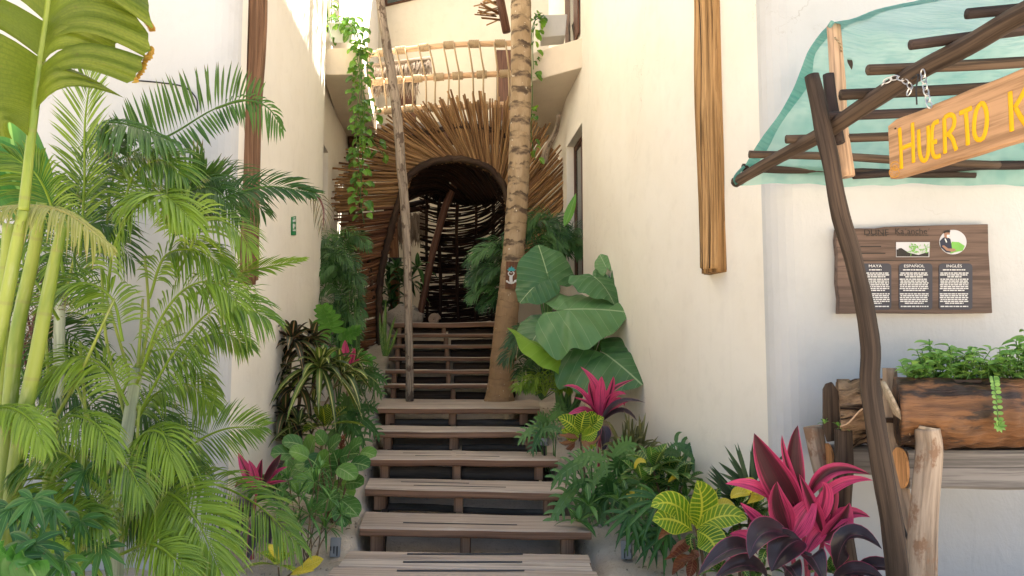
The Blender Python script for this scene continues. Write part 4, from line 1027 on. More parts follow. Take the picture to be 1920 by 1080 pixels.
mb = MB(); decal([(1613, 463), (1652, 463), (1652, 461), (1613, 461)], .002, .001, mb); decal([(1612, 476), (1660, 476), (1660, 474), (1612, 474)], .002, .001, mb); mb.build('worn_line', m_ink, ib, smooth=False)
for (x0, x1, cx, head) in ((1610, 1671, 1641, 'MAYA'), (1685, 1748, 1714, 'ESPAÑOL'), (1760, 1823, 1789, 'INGLÉS')):
    p = decal(rrect(x0, 494, x1, 581, 7), .001, .002).build('text_panel', m_panel, ib, smooth=False)
    text(head, cx, 499, 5.2, m_print, p, 'heading', .004, wide=1.25)
    rows = []
    for y in [506, 512, 515.5, 519, 523.5, 527, 530.5, 534, 537.5, 541, 544.5, 551, 554.5, 558, 561.5, 565, 568.5, 574.5]:
        w_ = 26 if y not in (506, 519, 544.5, 568.5) else rnd(12, 22); rows.append((cx - w_ + rnd(-1, 1), cx + w_ + rnd(-1, 1), y))
    dashes(rows, m_print, 'paragraph', p)
ph = decal([(1680, 482), (1742, 482), (1743, 454), (1680, 454)], .001, .002).build('photograph', m_psky, ib, smooth=False, label='rectangular photo print of a leafy log planter')
mb = MB(); decal([(1681, 481), (1705, 481), (1701, 476), (1690, 466), (1681, 468)], .0035, .0005, mb); decal([(1704, 481), (1741, 481), (1741, 472), (1722, 478), (1704, 474), (1690, 465), (1684, 466)], .0042, .0005, mb); mb.build('printed_log', m_ink, ph, smooth=False)
mb = MB()
for k in range(46): 
    x, y = rnd(1704, 1740), rnd(457, 476); a = rnd(0, 6.3); l = rnd(3, 6); decal([(x, y), (x + l * math.cos(a) - 1, y + l * .6 * math.sin(a) + 1), (x + 1.6 * l * math.cos(a), y + 1.2 * l * math.sin(a)), (x + l * math.cos(a) + 1, y + l * .6 * math.sin(a) - 1)], .005 + k * .00008, .00004, mb)
mb.build('printed_foliage', m_pgreen, ph, smooth=False)
circ = [(1786.5 + 25.5 * math.cos(rad(a)), 454 + 23 * math.sin(rad(a))) for a in range(0, 360, 10)]
ph = decal(circ, .001, .002).build('photograph', m_psky, ib, smooth=False, label='round photo print of a masked worker in a cap tending green plants')
def prn(name, mat, polys, off):
    mb = MB()
    for k, q in enumerate(polys): decal(q, off + k * .0003, .0002, mb)
    mb.build(name, mat, ph, smooth=False)
prn('printed_foliage', m_pgreen, [[(1782, 476), (1790, 473), (1805, 470), (1809, 461), (1798, 454), (1785, 453), (1782, 460)]], .0034)
prn('printed_shirt', m_navy, [[(1764, 464), (1762, 452), (1768, 446), (1775, 443), (1782, 448), (1784, 458), (1785, 466), (1782, 474), (1774, 473)]], .0040)
prn('printed_skin', m_skin, [[(1771, 445), (1770, 438), (1774, 434), (1781, 435), (1781, 444), (1777, 447)], [(1766, 461), (1770, 460), (1778, 466), (1790, 466), (1793, 470), (1786, 472), (1775, 470)]], .0046)
prn('printed_cap', m_ink, [[(1769, 438), (1771, 433), (1777, 431), (1782, 432), (1781, 436), (1774, 436)]], .0054)
prn('printed_mask', m_print, [[(1775, 443), (1776, 440), (1781, 440), (1780, 445), (1777, 446)], [(1771, 448), (1773, 447), (1776, 454), (1774, 455)]], .0056)

# log trough planters on their stand --------------------------------
def cutlog(a, b, r, mat, rough, freq, parent, n=30, flat_=.72, seg=46, name='log', skew=0):
    a, b = V(a), V(b); T = (b - a).normalized(); u = T.cross(UP).normalized(); v = u.cross(T); mb = MB(); vs = []; ts = []; fs = []; sd = R.random() * 60; L = (b - a).length
    for i in range(seg + 1):
        for k in range(n):
            th = 2 * math.pi * k / n; q = V((math.cos(th) * 1.2 + sd, math.sin(th) * 1.2, i / seg * L * freq))
            rr = r * (1 + rough * noise.noise(q) + rough * .5 * noise.noise(q * 3))
            y = min(math.sin(th) * rr, r * flat_)
            vs.append(a.lerp(b, i / seg) + u * (math.cos(th) * rr) + v * y - T * (skew * math.cos(th) * rr * max(0, 1 - i / seg * 3))); ts.append((math.cos(th) * r, math.sin(th) * r, i / seg * L))
    for i in range(seg):
        for k in range(n): fs.append((i * n + k, i * n + (k + 1) % n, (i + 1) * n + (k + 1) % n, (i + 1) * n + k))
    fs.append(tuple(range(n - 1, -1, -1))); fs.append(tuple(seg * n + k for k in range(n)))
    mb.add(vs, fs, ts, .5); o = mb.build(name, mat, parent)
    return T, u, v
lp = thing('log_planter', 'hollowed reddish-brown log planter full of fresh herbs, on the timber stand at the right', 'planter', P(1800, 835, 3.62))
a, b = P(1681, 770, 3.60), P(2150, 772, 3.66)
T, u, v = cutlog(a, b, .172, m_log, .19, 6, lp, n=44, flat_=.93, seg=80, skew=.45)
mb = MB(); tube(mb, [a - T * .010 + v * -.006, a + T * .004], .158, 26, .5, rough=.06); mb.v = [p - T * (.45 * (p - a).dot(u)) for p in mb.v]; mb.build('cut_end', m_cutp, lp)
mb = MB(); hexa(mb, [a + T * .05 - u * .08 + v * .14, a + T * .05 + u * .08 + v * .14, b + u * .08 + v * .14, b - u * .08 + v * .14], [a + T * .05 - u * .075 + v * .152, a + T * .05 + u * .075 + v * .152, b + u * .075 + v * .152, b - u * .075 + v * .152]); mb.build('soil', m_soil, lp, smooth=False)
mb = MB()       # split bark strip along the lower flank
for k in range(5):
    p = a + T * (.02 + .07 * k) + u * -.155 + v * (-.06 - .012 * k); tube(mb, spline([p, p + T * .12 + v * rnd(-.01, .01) + u * -.012, p + T * .26 + v * rnd(-.02, .0)], 9), [.012, .02, .008], 7, rough=.4, freq=14)
mb.build('bark_strip', m_rim, lp)
lp2 = thing('log_planter', 'crumbling pale rotten log planter resting behind the shelter post, against the white wall', 'planter', P(1620, 825, 4.1))
a2, b2 = P(1572, 770, 4.10), P(2000, 765, 4.14); T2, u2, v2 = cutlog(a2, b2, .178, m_logr, .26, 9, lp2, n=54, flat_=.96, seg=110, skew=.4)
mb = MB(); plate(mb, [P(1543, 730, 4.04), P(1548, 720, 4.04), P(1560, 716, 4.04), P(1573, 735, 4.04), P(1578, 790, 4.04), P(1571, 826, 4.04), P(1551, 829, 4.04), P(1543, 805, 4.04)], V((.30, .95, 0)).normalized(), .03); mb.build('end_board', m_pole, lp2, smooth=False, bevel=.004)
sd_ = thing('planter_stand', 'rough timber stand of forked posts and grey split beams under both log planters', 'stand', P(1700, 1000, 3.8))
def beamx(px0, y0, y1, px1, Y, dep, mat, tilt=0):
    mb = MB(); x0, x1 = M(px0 - 960, Y), M(px1 - 960, Y); n = 20; top, bt = P(px0, y0, Y).z, P(px0, y1, Y).z
    a = V((x0, Y, top)); b = V((x1, Y + tilt, top)); plank(mb, a, b, b + V((0, dep, 0)), a + V((0, dep, 0)), top - bt, 22, .012, .014); return mb.build('beam', mat, sd_, smooth=False)
mb = MB(); hexa(mb, [P(1715, 846, 3.68), P(2150, 846, 3.68), P(2150, 846, 3.68) + V((0, .1, 0)), P(1715, 846, 3.68) + V((0, .1, 0))], [P(1712, 818, 3.68), P(2150, 818, 3.68), P(2150, 818, 3.68) + V((0, .1, 0)), P(1712, 818, 3.68) + V((0, .1, 0))]); mb.build('dark_gap_filler', m_rim, sd_, smooth=False)  # added dark board, stands in for the shaded gap under the log
o = beamx(1694, 845, 918, 2200, 3.62, .13, m_grey)
def cutface(px, y0, y1, Y, dep, par):
    x = M(px - 960, Y) - .004; z0, z1 = P(px, y1, Y).z, P(px, y0, Y).z; n = 20; mb = MB()
    plate(mb, [V((x, Y + dep * (.5 + .5 * math.cos(2 * math.pi * k / n)) - .004, lerp(z0, z1, .5 + .5 * math.sin(2 * math.pi * k / n)))) for k in range(n)], (-1, 0, 0), .012); mb.build('cut_end', m_cut, par, smooth=False)
cutface(1694, 842, 921, 3.60, .15, o)
o = beamx(1556, 838, 892, 1760, 4.08, .12, m_grey, .0); cutface(1556, 834, 896, 4.06, .14, o)
for pts, r_, mt, var in (([(1738, 803, 3.46), (1742, 850, 3.46), (1732, 960, 3.44), (1728, 1080, 3.43), (1728, 1300, 3.42)], [.052, .056, .062, .06], m_bark, .8),
                     ([(1668, 690, 3.80), (1672, 800, 3.79), (1688, 920, 3.70), (1704, 1010, 3.62), (1725, 1300, 3.5)], [.034, .042, .04], m_bark, .2),
                     ([(1524, 800, 4.18), (1536, 860, 4.18), (1556, 940, 4.19), (1590, 1080, 4.2), (1600, 1180, 4.2)], [.052, .046, .045], m_bark, .55),
                     ([(1582, 805, 3.98), (1582, 870, 3.99), (1578, 960, 4.0), (1592, 1080, 4.02), (1596, 1200, 4.02)], [.044, .05, .052, .06], m_pole, .7)):
    mb = MB(); tube(mb, spline([P(*p) for p in pts], 40), r_, 14, var, rough=.13, freq=3); o = mb.build('post', mt, sd_)
    if pts[0][0] == 1738: q = MB(); c = P(1738, 803, 3.46); tube(q, [c + V((0, 0, -.01)), c + V((.003, 0, .006))], .046, 12, .5); q.build('cut_end', m_cutp, o)
mb = MB(); tube(mb, spline([P(1686, 960, 3.55), P(1700, 1005, 3.55), P(1724, 1050, 3.5), P(1790, 1130, 3.5)], 20), .007, 6); o = mb.build('hose', m_black, loc=P(1700, 1005, 3.55)); tag(o, 'thin black irrigation hose sagging between the posts of the planter stand', 'hose')

# small fittings ------------------------------------------------------
def wall_x(y):
    for (x0, y0), (x1, y1) in zip(LPW, LPW[1:]):
        if y <= y1: return lerp(x0, x1, (y - y0) / (y1 - y0))
    return LPW[-1][0]
def on_left_wall(px, py):
    y = 5.2
    while y < 9.2 and P(px, py, y).x > wall_x(y): y += .005
    return P(px, py, y)
mb = MB(); q = [on_left_wall(x, y) + V((.006, 0, 0)) for x, y in ((545, 441), (553, 441), (553, 405), (545, 407))]; nr = (q[1] - q[0]).cross(q[3] - q[0]).normalized(); nr = nr if nr.x > 0 else -nr
es = thing('safety_sign', 'small green safety sign on the curved cream wall left of the stairs', 'sign', q[0])
plate(mb, q, nr, .006); mb.build('plate', m_green, es, smooth=False)
mb = MB()
for (f0, f1, g0, g1) in ((.15, .85, .22, .30), (.2, .5, .36, .62), (.55, .8, .45, .58), (.15, .85, .72, .84), (.3, .7, .9, .95)):
    e = lambda s, t: q[0].lerp(q[1], s).lerp(q[3].lerp(q[2], s), t) + nr * .0065
    plate(mb, [e(f0, g0), e(f1, g0), e(f1, g1), e(f0, g1)], nr, .001)
mb.build('pictogram', m_print, es, smooth=False)
mb = MB(); c = P(438, 540, 5.18)
for k in range(3): tube(mb, spline([P(447, 520, 5.2), P(447, 545 + k * 4, 5.2), P(438 - k, 568 + k * 2, 5.15), P(425 - k * 3, 570 + k, 5.12), P(415 - k * 2, 560, 5.1)], 18), .005, 6)
o = mb.build('cable', m_black, loc=c); tag(o, 'black cable loops hanging below the log set in the left corner', 'cable')
mb = MB(); tube(mb, spline([P(255, 151, 4.99), P(300, 155, 4.99), P(345, 163, 4.99), P(368, 185, 4.99), P(370, 210, 4.99)], 20), .005, 6); o = mb.build('cable', m_black, loc=P(300, 155, 4.99)); tag(o, 'thin dark cable running across the white wall behind the palm tops', 'cable')
def spot(px, py, w, h, Y, lab, up=True):
    c = P(px, py, Y); t = thing('ground_spotlight', lab, 'spotlight', c - V((0, 0, M(h, Y) / 2 + .05)))
    mb = MB(); box(mb, c, M(w, Y), .075, M(h, Y), rnd(-.3, .3), mat=Matrix.Rotation(rad(-12), 3, 'X') @ Matrix.Rotation(rad(12 if px < 900 else -14), 3, 'Z')); b = mb.build('body', m_greyp, t, smooth=False, bevel=.006)
    mb = MB(); tube(mb, [c + V((0, .02, -M(h, Y) / 2)), c + V((0, .02, -M(h, Y) / 2 - .10))], .01, 6); mb.build('spike', m_black, t)
    mb = MB()
    for k in (-.3, .0, .3): box(mb, c + V((M(w, Y) * k, -.04, -M(h, Y) * .12)), .006, .012, M(h, Y) * .5)
    mb.build('fin', m_black, b, smooth=False)
spot(629, 1026, 19, 34, 5.25, 'small grey ground spotlight in the sand left of the boardwalk')
spot(1175, 1031, 19, 32, 5.22, 'small grey ground spotlight in the sand right of the boardwalk')
spot(1021, 829, 14, 13, 6.75, 'small dark spotlight tucked beside the third step on the right')
# ---------------------------------------------------------------- trees through the landing
def tree_thing(name, lab, cat, base): return thing(name, lab, cat, base)
YP = 9.1
cp_ = thing('coconut_palm', 'leaning ringed palm trunk growing up through the landing, with a small painted plaque', 'palm', P(937, 752, YP))
TRK = [(936, 753), (938, 720), (944, 650), (954, 560), (964, 460), (971, 360), (975, 250), (977, 120), (977, 0)]
pth = [P(x, y, YP) for x, y in TRK]; top = pth[-1] + V((.03, 0, 3.6)); pth += [pth[-1] + V((.01, 0, 1.2)), top]
mb = MB(); tube(mb, spline(pth, 150), [.185, .150, .142, .138, .134, .132, .13, .128, .126, .12, .11], 22, .5, rough=.05, freq=3, ring=lambda L: 1 + .045 * (1 - ((L * 6.2) % 1)) ** 2)
mb.build('trunk', m_palm, cp_)
for k in range(15):
    az = rad(k * 137.5); d = V((math.cos(az), math.sin(az), 0)); l = rnd(1.7, 2.3); el = rnd(.1, .9)
    mb = MB(); frond(mb, [top, top + d * l * .4 + UP * el * .8, top + d * l * .8 + UP * el * .5, top + d * l * 1.05 - UP * (.6 - el * .4)], .55, 40, 55, .35, UP, .035, .1, rr=.015, seg=3); mb.build('frond', m_areca, cp_)
tp = thing('wooden_plaque', 'small wooden plaque with a white seated figure and teal lotus, fixed to the palm trunk', 'plaque', P(960, 516, YP - .16))
YQ = YP - .165
mb = MB(); plate(mb, [P(x, y, YQ) for x, y in ((947, 541), (971, 543), (972, 491), (949, 490))], (0, 1, 0), .03); mb.t = [(p[0], p[1], p[2]) for p in mb.v]; mb.build('board', m_stickr, tp, smooth=False, bevel=.004)
mb = MB(); q = lambda x, y: P(x, y, YQ - .002)
for s, r_ in (([(958.5, 530), (958, 522), (958.5, 516)], .020), ([(951, 529), (950, 526), (954, 530), (960, 531)], .010), ([(967, 529), (967, 525), (963, 530), (957, 531)], .010), ([(955, 517), (953, 512), (956, 509)], .006), ([(961, 517), (964, 512), (961, 509)], .006), ([(958.4, 512), (958.6, 511)], .012)):
    tube(mb, spline([q(*p) for p in s], 8), r_, 8, .5, squash=(V((0, 1, 0)), .2))
mb.build('seated_figure', m_print, tp)
mb = MB()
for a in (-70, -38, 0, 38, 70):
    c = q(959, 508); d = V((math.sin(rad(a)), 0, math.cos(rad(a)))); leaf(mb, c + V((0, -.002, 0)), c + d * .03 + V((0, -.004, 0)), c + d * (.062 if a == 0 else .055) + V((0, -.003, 0)), .026, V((0, -1, 0)), 'lance', .1, 5)
mb.build('lotus', m_teal, tp)
sl2 = thing('slim_tree', 'slender crooked grey tree trunk rising through the left side of the landing', 'tree', P(768, 750, 8.95))
pth = [P(x, y, 8.95) for x, y in ((768, 752), (768, 700), (766, 600), (764, 500), (760, 400), (752, 310), (746, 230), (736, 150), (724, 80), (713, 0))]; pth += [pth[-1] + V((-.12, 0, 1.2)), pth[-1] + V((-.1, .1, 2.6))]
mb = MB(); tube(mb, spline(pth, 90), [.048, .046, .048, .05, .056, .06, .062, .06, .058, .054, .05, .04], 14, .5, rough=.12, freq=5); mb.build('trunk', m_slim, sl2)
mb = MB(); c = pth[-1]
for k in range(420):
    d = V((R.gauss(0, 1), R.gauss(0, 1), R.gauss(0, .6))); p = c + d * .55; e = V((rnd(-1, 1), rnd(-1, 1), rnd(-.6, .2))).normalized() * .14; leaf(mb, p, p + e * .5, p + e, .06, UP, 'ovate', .15, 4, 1)
for k in range(9): a = c + V((0, 0, -.6 + k * .05)); tube(mb, spline([a, a + V((rnd(-.4, .4), rnd(-.4, .4), .35)), a + V((rnd(-.9, .9), rnd(-.9, .9), .6))], 8), [.02, .008], 6)
mb.build('crown', m_dpalm, sl2)

# ---------------------------------------------------------------- big areca clump at the left
ac = thing('areca_palm', 'large bright green areca palm clump filling the left side before the white wall', 'palm', V((-1.45, 3.9, -.02)))
def cane(pts, r, mat, var=None, rings=True):
    mb = MB(); tube(mb, spline([P(*p) for p in pts], 40), r, 12, var, ring=(lambda L: 1 + .06 * max(0, 1 - abs((L * 3.3 + .3) % 1 - .5) * 22)) if rings else None); mb.build('cane', mat, ac)
cane([(-6, 1080, 3.5), (12, 850, 3.5), (30, 640, 3.5), (62, 480, 3.5), (78, 380, 3.48)], [.036, .034, .03, .022], m_cane, .9)
cane([(-10, 1240, 3.45), (30, 870, 3.45), (70, 660, 3.45), (96, 520, 3.45), (120, 415, 3.43)], [.036, .034, .03, .022], m_cane, .5)
cane([(-12, 1000, 3.6), (2, 760, 3.6), (8, 560, 3.6), (16, 420, 3.6)], [.03, .028, .026], m_cane, .2)
cane([(212, 1300, 4.1), (224, 930, 4.1), (240, 800, 4.1), (258, 690, 4.1)], [.036, .036, .03], m_caneg, .4)
cane([(105, 1250, 4.3), (104, 900, 4.3), (110, 700, 4.3), (112, 560, 4.3)], [.034, .03, .03], m_caneg, .8)
cane([(80, 1250, 3.8), (90, 960, 3.8), (95, 820, 3.8)], [.032, .028], m_cane, .1)
cane([(205, 1250, 3.9), (212, 1060, 3.9), (215, 980, 3.9)], [.03, .026], m_caneg, .6)
cane([(150, 1250, 3.9), (152, 1040, 3.9), (146, 940, 3.9)], [.02, .016], m_cane, .3)
def stalk(pts, r=.010):
    mb = MB(); tube(mb, spline([P(*p) for p in pts], 18), [r, r * .7], 7, .6); mb.build('leaf_stalk', m_cane, ac)
for s in ([(258, 700, 4.1), (262, 640, 4.1), (268, 560, 4.1)], [(256, 720, 4.08), (300, 620, 4.05), (340, 590, 4.0)], [(95, 800, 3.8), (150, 700, 3.78), (215, 560, 3.75)], [(260, 770, 4.1), (230, 660, 4.15), (200, 560, 4.2)],
          [(96, 820, 3.8), (90, 700, 3.85), (84, 600, 3.9)], [(215, 980, 3.9), (250, 880, 3.9), (262, 760, 3.9)], [(146, 940, 3.9), (160, 800, 3.9), (150, 640, 3.95)], [(212, 1060, 3.9), (190, 860, 3.95), (120, 660, 4.0)], [(205, 1080, 3.9), (240, 980, 3.9), (290, 930, 3.85)], [(110, 640, 4.3), (130, 520, 4.3), (160, 420, 4.25)], [(112, 600, 4.3), (104, 470, 4.3), (150, 350, 4.3)], [(256, 720, 4.12), (278, 600, 4.15), (272, 480, 4.2)], [(240, 800, 4.1), (200, 640, 4.1), (190, 500, 4.1)]): stalk(s)
def fr(pts, L, Y, mat=None, **k):
    mb = MB(); frondp(mb, pts, L, Y, **k); mb.build('frond', mat or m_areca, ac)
Nc = V((0, -1, .25)); Nu = V((0, -.45, .9))
# upper dark fronds against the wall
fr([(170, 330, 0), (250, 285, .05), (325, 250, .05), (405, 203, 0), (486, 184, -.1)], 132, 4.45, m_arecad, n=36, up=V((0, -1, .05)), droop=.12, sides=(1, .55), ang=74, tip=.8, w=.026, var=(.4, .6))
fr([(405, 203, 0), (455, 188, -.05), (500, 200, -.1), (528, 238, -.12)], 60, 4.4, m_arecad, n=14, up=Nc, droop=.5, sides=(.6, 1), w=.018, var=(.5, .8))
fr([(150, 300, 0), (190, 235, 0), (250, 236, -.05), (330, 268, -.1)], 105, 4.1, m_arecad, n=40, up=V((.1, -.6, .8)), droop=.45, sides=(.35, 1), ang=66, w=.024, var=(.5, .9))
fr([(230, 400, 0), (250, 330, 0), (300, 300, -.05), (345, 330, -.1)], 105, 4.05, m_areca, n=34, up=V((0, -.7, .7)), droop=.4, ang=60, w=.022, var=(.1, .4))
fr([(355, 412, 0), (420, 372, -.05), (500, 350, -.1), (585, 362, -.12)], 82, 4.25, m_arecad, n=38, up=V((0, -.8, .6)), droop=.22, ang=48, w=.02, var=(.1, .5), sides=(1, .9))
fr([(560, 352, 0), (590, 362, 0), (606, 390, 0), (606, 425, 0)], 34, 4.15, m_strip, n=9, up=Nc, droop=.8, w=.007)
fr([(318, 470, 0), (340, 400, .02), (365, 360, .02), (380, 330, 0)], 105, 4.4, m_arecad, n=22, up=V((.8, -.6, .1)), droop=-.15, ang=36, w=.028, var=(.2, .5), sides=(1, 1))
# yellow-green arching crest
fr([(330, 520, 0), (365, 440, -.05), (350, 380, -.1), (290, 360, -.15), (235, 385, -.2)], 95, 4.0, m_areca, n=44, up=V((.2, -.5, .85)), droop=.5, ang=62, w=.020, var=(.7, 1))
fr([(200, 560, 0), (215, 460, -.05), (255, 390, -.1), (310, 370, -.15), (365, 420, -.2)], 100, 3.95, m_areca, n=44, up=V((0, -.5, .85)), droop=.55, ang=60, w=.02, var=(.6, .95))
fr([(330, 500, 0), (362, 432, -.05), (395, 412, -.1), (440, 425, -.12), (470, 470, -.15)], 85, 4.1, m_areca, n=34, up=V((0, -.6, .8)), droop=.4, ang=56, w=.013, var=(.3, .6), sides=(.9, 1))
fr([(350, 560, 0), (410, 530, -.05), (470, 508, -.1), (565, 488, -.12)], 60, 4.2, m_areca, n=36, up=V((0, -.75, .65)), droop=.12, ang=40, w=.016, var=(.6, .9))
fr([(262, 772, 0), (320, 670, -.05), (380, 596, -.1), (432, 565, -.15), (500, 596, -.2)], 120, 4.0, m_areca, n=48, up=V((.1, -.7, .7)), droop=.45, ang=62, w=.017, var=(.3, .7))
fr([(268, 690, 0), (300, 600, -.05), (350, 540, -.08), (410, 530, -.1), (455, 580, -.15)], 100, 3.95, m_areca, n=40, up=V((0, -.6, .8)), droop=.5, ang=60, w=.018, var=(.5, .9))
fr([(310, 890, 0), (355, 838, -.05), (420, 805, -.1), (492, 800, -.15)], 92, 4.05, m_areca, n=36, up=V((0, -.9, .4)), droop=.15, ang=58, w=.014, var=(.2, .5))
fr([(262, 930, 0), (318, 925, -.1), (368, 975, -.2), (412, 1065, -.3)], 118, 3.8, m_areca, n=44, up=V((.1, -.75, .6)), droop=.35, ang=60, w=.021, var=(.6, .95))
fr([(300, 905, 0), (390, 905, -.1), (480, 945, -.2), (560, 1020, -.3)], 90, 4.2, m_areca, n=40, up=V((0, -.7, .7)), droop=.5, ang=58, w=.017, var=(.4, .7))
fr([(225, 1040, 0), (280, 1020, -.1), (325, 1045, -.15), (352, 1085, -.2)], 75, 3.6, m_areca, n=30, up=V((0, -.7, .7)), droop=.35, w=.016, var=(.6, .9))
fr([(250, 840, 0), (275, 810, -.1), (305, 815, -.15), (325, 870, -.2)], 88, 3.8, m_areca, n=30, up=V((0, -.5, .85)), droop=.65, w=.015, var=(.5, .8))
# left edge
fr([(-20, 392, 0), (60, 386, 0), (130, 402, -.03), (205, 460, -.05)], 66, 3.3, m_arecay, n=30, up=V((0, -.3, 1)), droop=.95, ang=70, w=.020, var=(.2, .8), sides=(.8, 1), t0=.02)
fr([(150, 480, 0), (158, 350, 0), (160, 220, -.05), (180, 92, -.1)], 100, 4.0, m_areca, n=44, up=V((0, -.9, .3)), droop=.12, ang=40, w=.014, var=(.2, .5))
fr([(120, 520, 0), (100, 400, 0), (70, 330, -.1), (20, 290, -.15)], 105, 3.9, m_areca, n=40, up=V((0, -.8, .5)), droop=.4, w=.016, var=(.1, .5))
fr([(110, 600, 0), (60, 520, 0), (10, 480, 0), (-60, 480, 0)], 100, 3.7, m_areca, n=34, up=V((0, -.7, .6)), droop=.4, w=.016, var=(.3, .6))
fr([(150, 560, 0), (140, 470, 0), (175, 420, -.05), (230, 430, -.1)], 105, 4.1, m_arecad, n=38, up=V((0, -.7, .7)), droop=.45, w=.018, var=(.2, .6))
fr([(140, 470, 0), (150, 380, 0), (180, 300, -.05), (240, 262, -.1)], 110, 4.2, m_arecad, n=40, up=V((0, -.8, .5)), droop=.35, w=.018, var=(.3, .7))
fr([(-30, 770, 0), (20, 765, 0), (60, 790, -.05), (85, 840, -.1)], 58, 3.3, m_areca, n=26, up=V((0, -.4, .9)), droop=.7, w=.018, var=(.7, 1))
fr([(90, 820, 0), (70, 780, 0), (30, 770, 0), (-20, 790, 0)], 62, 3.4, m_areca, n=26, up=V((0, -.4, .9)), droop=.6, w=.016, var=(.5, .8))
fr([(95, 810, 0), (130, 780, -.05), (180, 795, -.1), (215, 850, -.15)], 72, 3.6, m_areca, n=32, up=V((0, -.5, .9)), droop=.6, w=.014, var=(.4, .7))
fr([(150, 880, 0), (120, 850, -.05), (80, 850, -.1), (30, 890, -.15)], 75, 3.55, m_areca, n=32, up=V((0, -.5, .9)), droop=.55, w=.014, var=(.2, .6))
fr([(150, 900, 0), (190, 860, -.05), (235, 870, -.1), (270, 930, -.15)], 78, 3.6, m_areca, n=34, up=V((0, -.5, .9)), droop=.55, w=.014, var=(.1, .5))
for pts, L_, Y in (([(60, 1100, 0), (90, 1000, 0), (140, 960, -.1), (200, 990, -.2)], 90, 3.5), ([(200, 1000, 0), (170, 930, 0), (110, 905, -.1), (50, 945, -.2)], 90, 3.6), ([(180, 1010, 0), (230, 950, 0), (300, 950, -.1), (350, 1010, -.15)], 85, 3.75), ([(240, 760, 0), (200, 690, 0), (140, 670, -.1), (90, 720, -.15)], 95, 3.9), ([(250, 800, 0), (290, 740, 0), (350, 720, -.05), (400, 760, -.1)], 80, 4.2), ([(330, 700, 0), (372, 640, 0), (420, 625, -.05), (465, 650, -.1)], 70, 4.2), ([(230, 640, 0), (210, 560, 0), (150, 530, -.1), (90, 570, -.15)], 95, 3.8), ([(280, 560, 0), (310, 480, 0), (370, 470, -.05), (420, 500, -.1)], 90, 4.0), ([(200, 420, 0), (215, 330, 0), (270, 290, -.05), (320, 310, -.1)], 100, 4.15), ([(190, 1080, 0), (150, 1020, 0), (90, 1010, -.1), (30, 1050, -.2)], 85, 3.3)):
    fr(pts, L_, Y, m_areca, n=38, up=V((rnd(-.2, .2), -.6, .8)), droop=rnd(.4, .6), w=.017, var=(.2, .95))
# inner shaded mass
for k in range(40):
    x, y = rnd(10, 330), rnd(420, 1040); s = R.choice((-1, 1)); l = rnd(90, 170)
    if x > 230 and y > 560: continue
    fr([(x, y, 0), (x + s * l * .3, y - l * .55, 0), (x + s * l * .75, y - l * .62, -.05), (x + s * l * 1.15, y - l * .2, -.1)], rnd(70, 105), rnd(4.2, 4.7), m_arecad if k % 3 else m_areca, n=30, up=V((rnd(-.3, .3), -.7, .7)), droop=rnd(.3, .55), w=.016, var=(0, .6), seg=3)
for x, y, a in ((30, 560, .2), (40, 600, .5), (60, 590, .3), (25, 640, .8)):   # reddish-brown old leaflets
    fr([(x + 30, y + 70, 0), (x + 20, y + 20, 0), (x + 30, y - 20, 0), (x + 50, y - 40, 0)], 60, 4.3, m_strip, n=14, up=Nc, droop=.3, w=.012, seg=3)

bn = thing('banana_plant', 'banana plant with one huge upright torn leaf at the top left corner', 'banana plant', V((-2.2, 3.25, -.02)))
YBN = 3.2
mid_ = spline([P(44, 395, YBN), P(52, 320, YBN), P(58, 262, YBN), P(72, 150, YBN - .02), (P(88, 40, YBN - .06)), P(100, -60, YBN - .12), P(112, -200, YBN - .2)], 60)
mb = MB(); tube(mb, spline([P(-60, 1250, 3.3), P(-30, 800, 3.25), P(20, 520, 3.22), P(44, 395, YBN)], 20), [.05, .03, .022], 10, .7); mb.build('leaf_stalk', m_cane, bn)
lf = MB(); edg = MB(); rb = MB(); tube(rb, mid_, [.022, .019, .017, .014], 8, .9, squash=None)
mat_ = None
def blade(side, i0, i1, outer, tear, darker):
    """one strip of the blade between two midrib stations, reaching the outer points"""
    n, m = 10, 8; vs = []; ts = []; ph = R.random() * 6; v = rnd(.2, .8)
    for i in range(n + 1):
        t = i / n; x = lerp(i0, i1, t); j = min(58, int(x)); a = mid_[j].lerp(mid_[j + 1], x - j)
        b = outer[0].lerp(outer[1], t) if len(outer) == 2 else spline(outer, n + 1)[i]
        for k in range(m + 1):
            s = k / m; p = a.lerp(b, s) + V((0, -.10 * math.sin(math.pi * s * .9) - .012 * math.sin(t * 15 + ph) * s, .05 * math.sin(math.pi * s)))
            vs.append(p); ts.append((s, t * 6 + i0, 0))
    lf.add(vs, [(i * (m + 1) + k, i * (m + 1) + k + 1, (i + 1) * (m + 1) + k + 1, (i + 1) * (m + 1) + k) for i in range(n) for k in range(m)], ts, v)
    if tear:
        e = [vs[i * (m + 1) + m] for i in range(n + 1)]; e0 = [vs[i * (m + 1) + m - 1] for i in range(n + 1)]
        q = []; 
        for p, r0 in zip(e, e0): d = (p - r0).normalized(); q += [p - d * .014 + V((0, -.003, 0)), p + d * .005 + V((0, -.003, 0))]
        edg.add(q, [(2 * i, 2 * i + 1, 2 * i + 3, 2 * i + 2) for i in range(n)], [(.5, .5, 0)] * len(q), .5)
p3 = lambda x, y, d=0: P(x, y, YBN + d)
blade(1, 24.5, 27.6, [p3(240, 188, -.14), p3(178, 150, -.08)], False, 0)
blade(1, 27.7, 31.6, [p3(248, 163, -.16), p3(268, 140, -.2), p3(277, 112, -.2)], False, 0)
blade(1, 31.7, 36.0, [p3(222, 135, -.06), p3(226, 84, -.1)], False, 0)
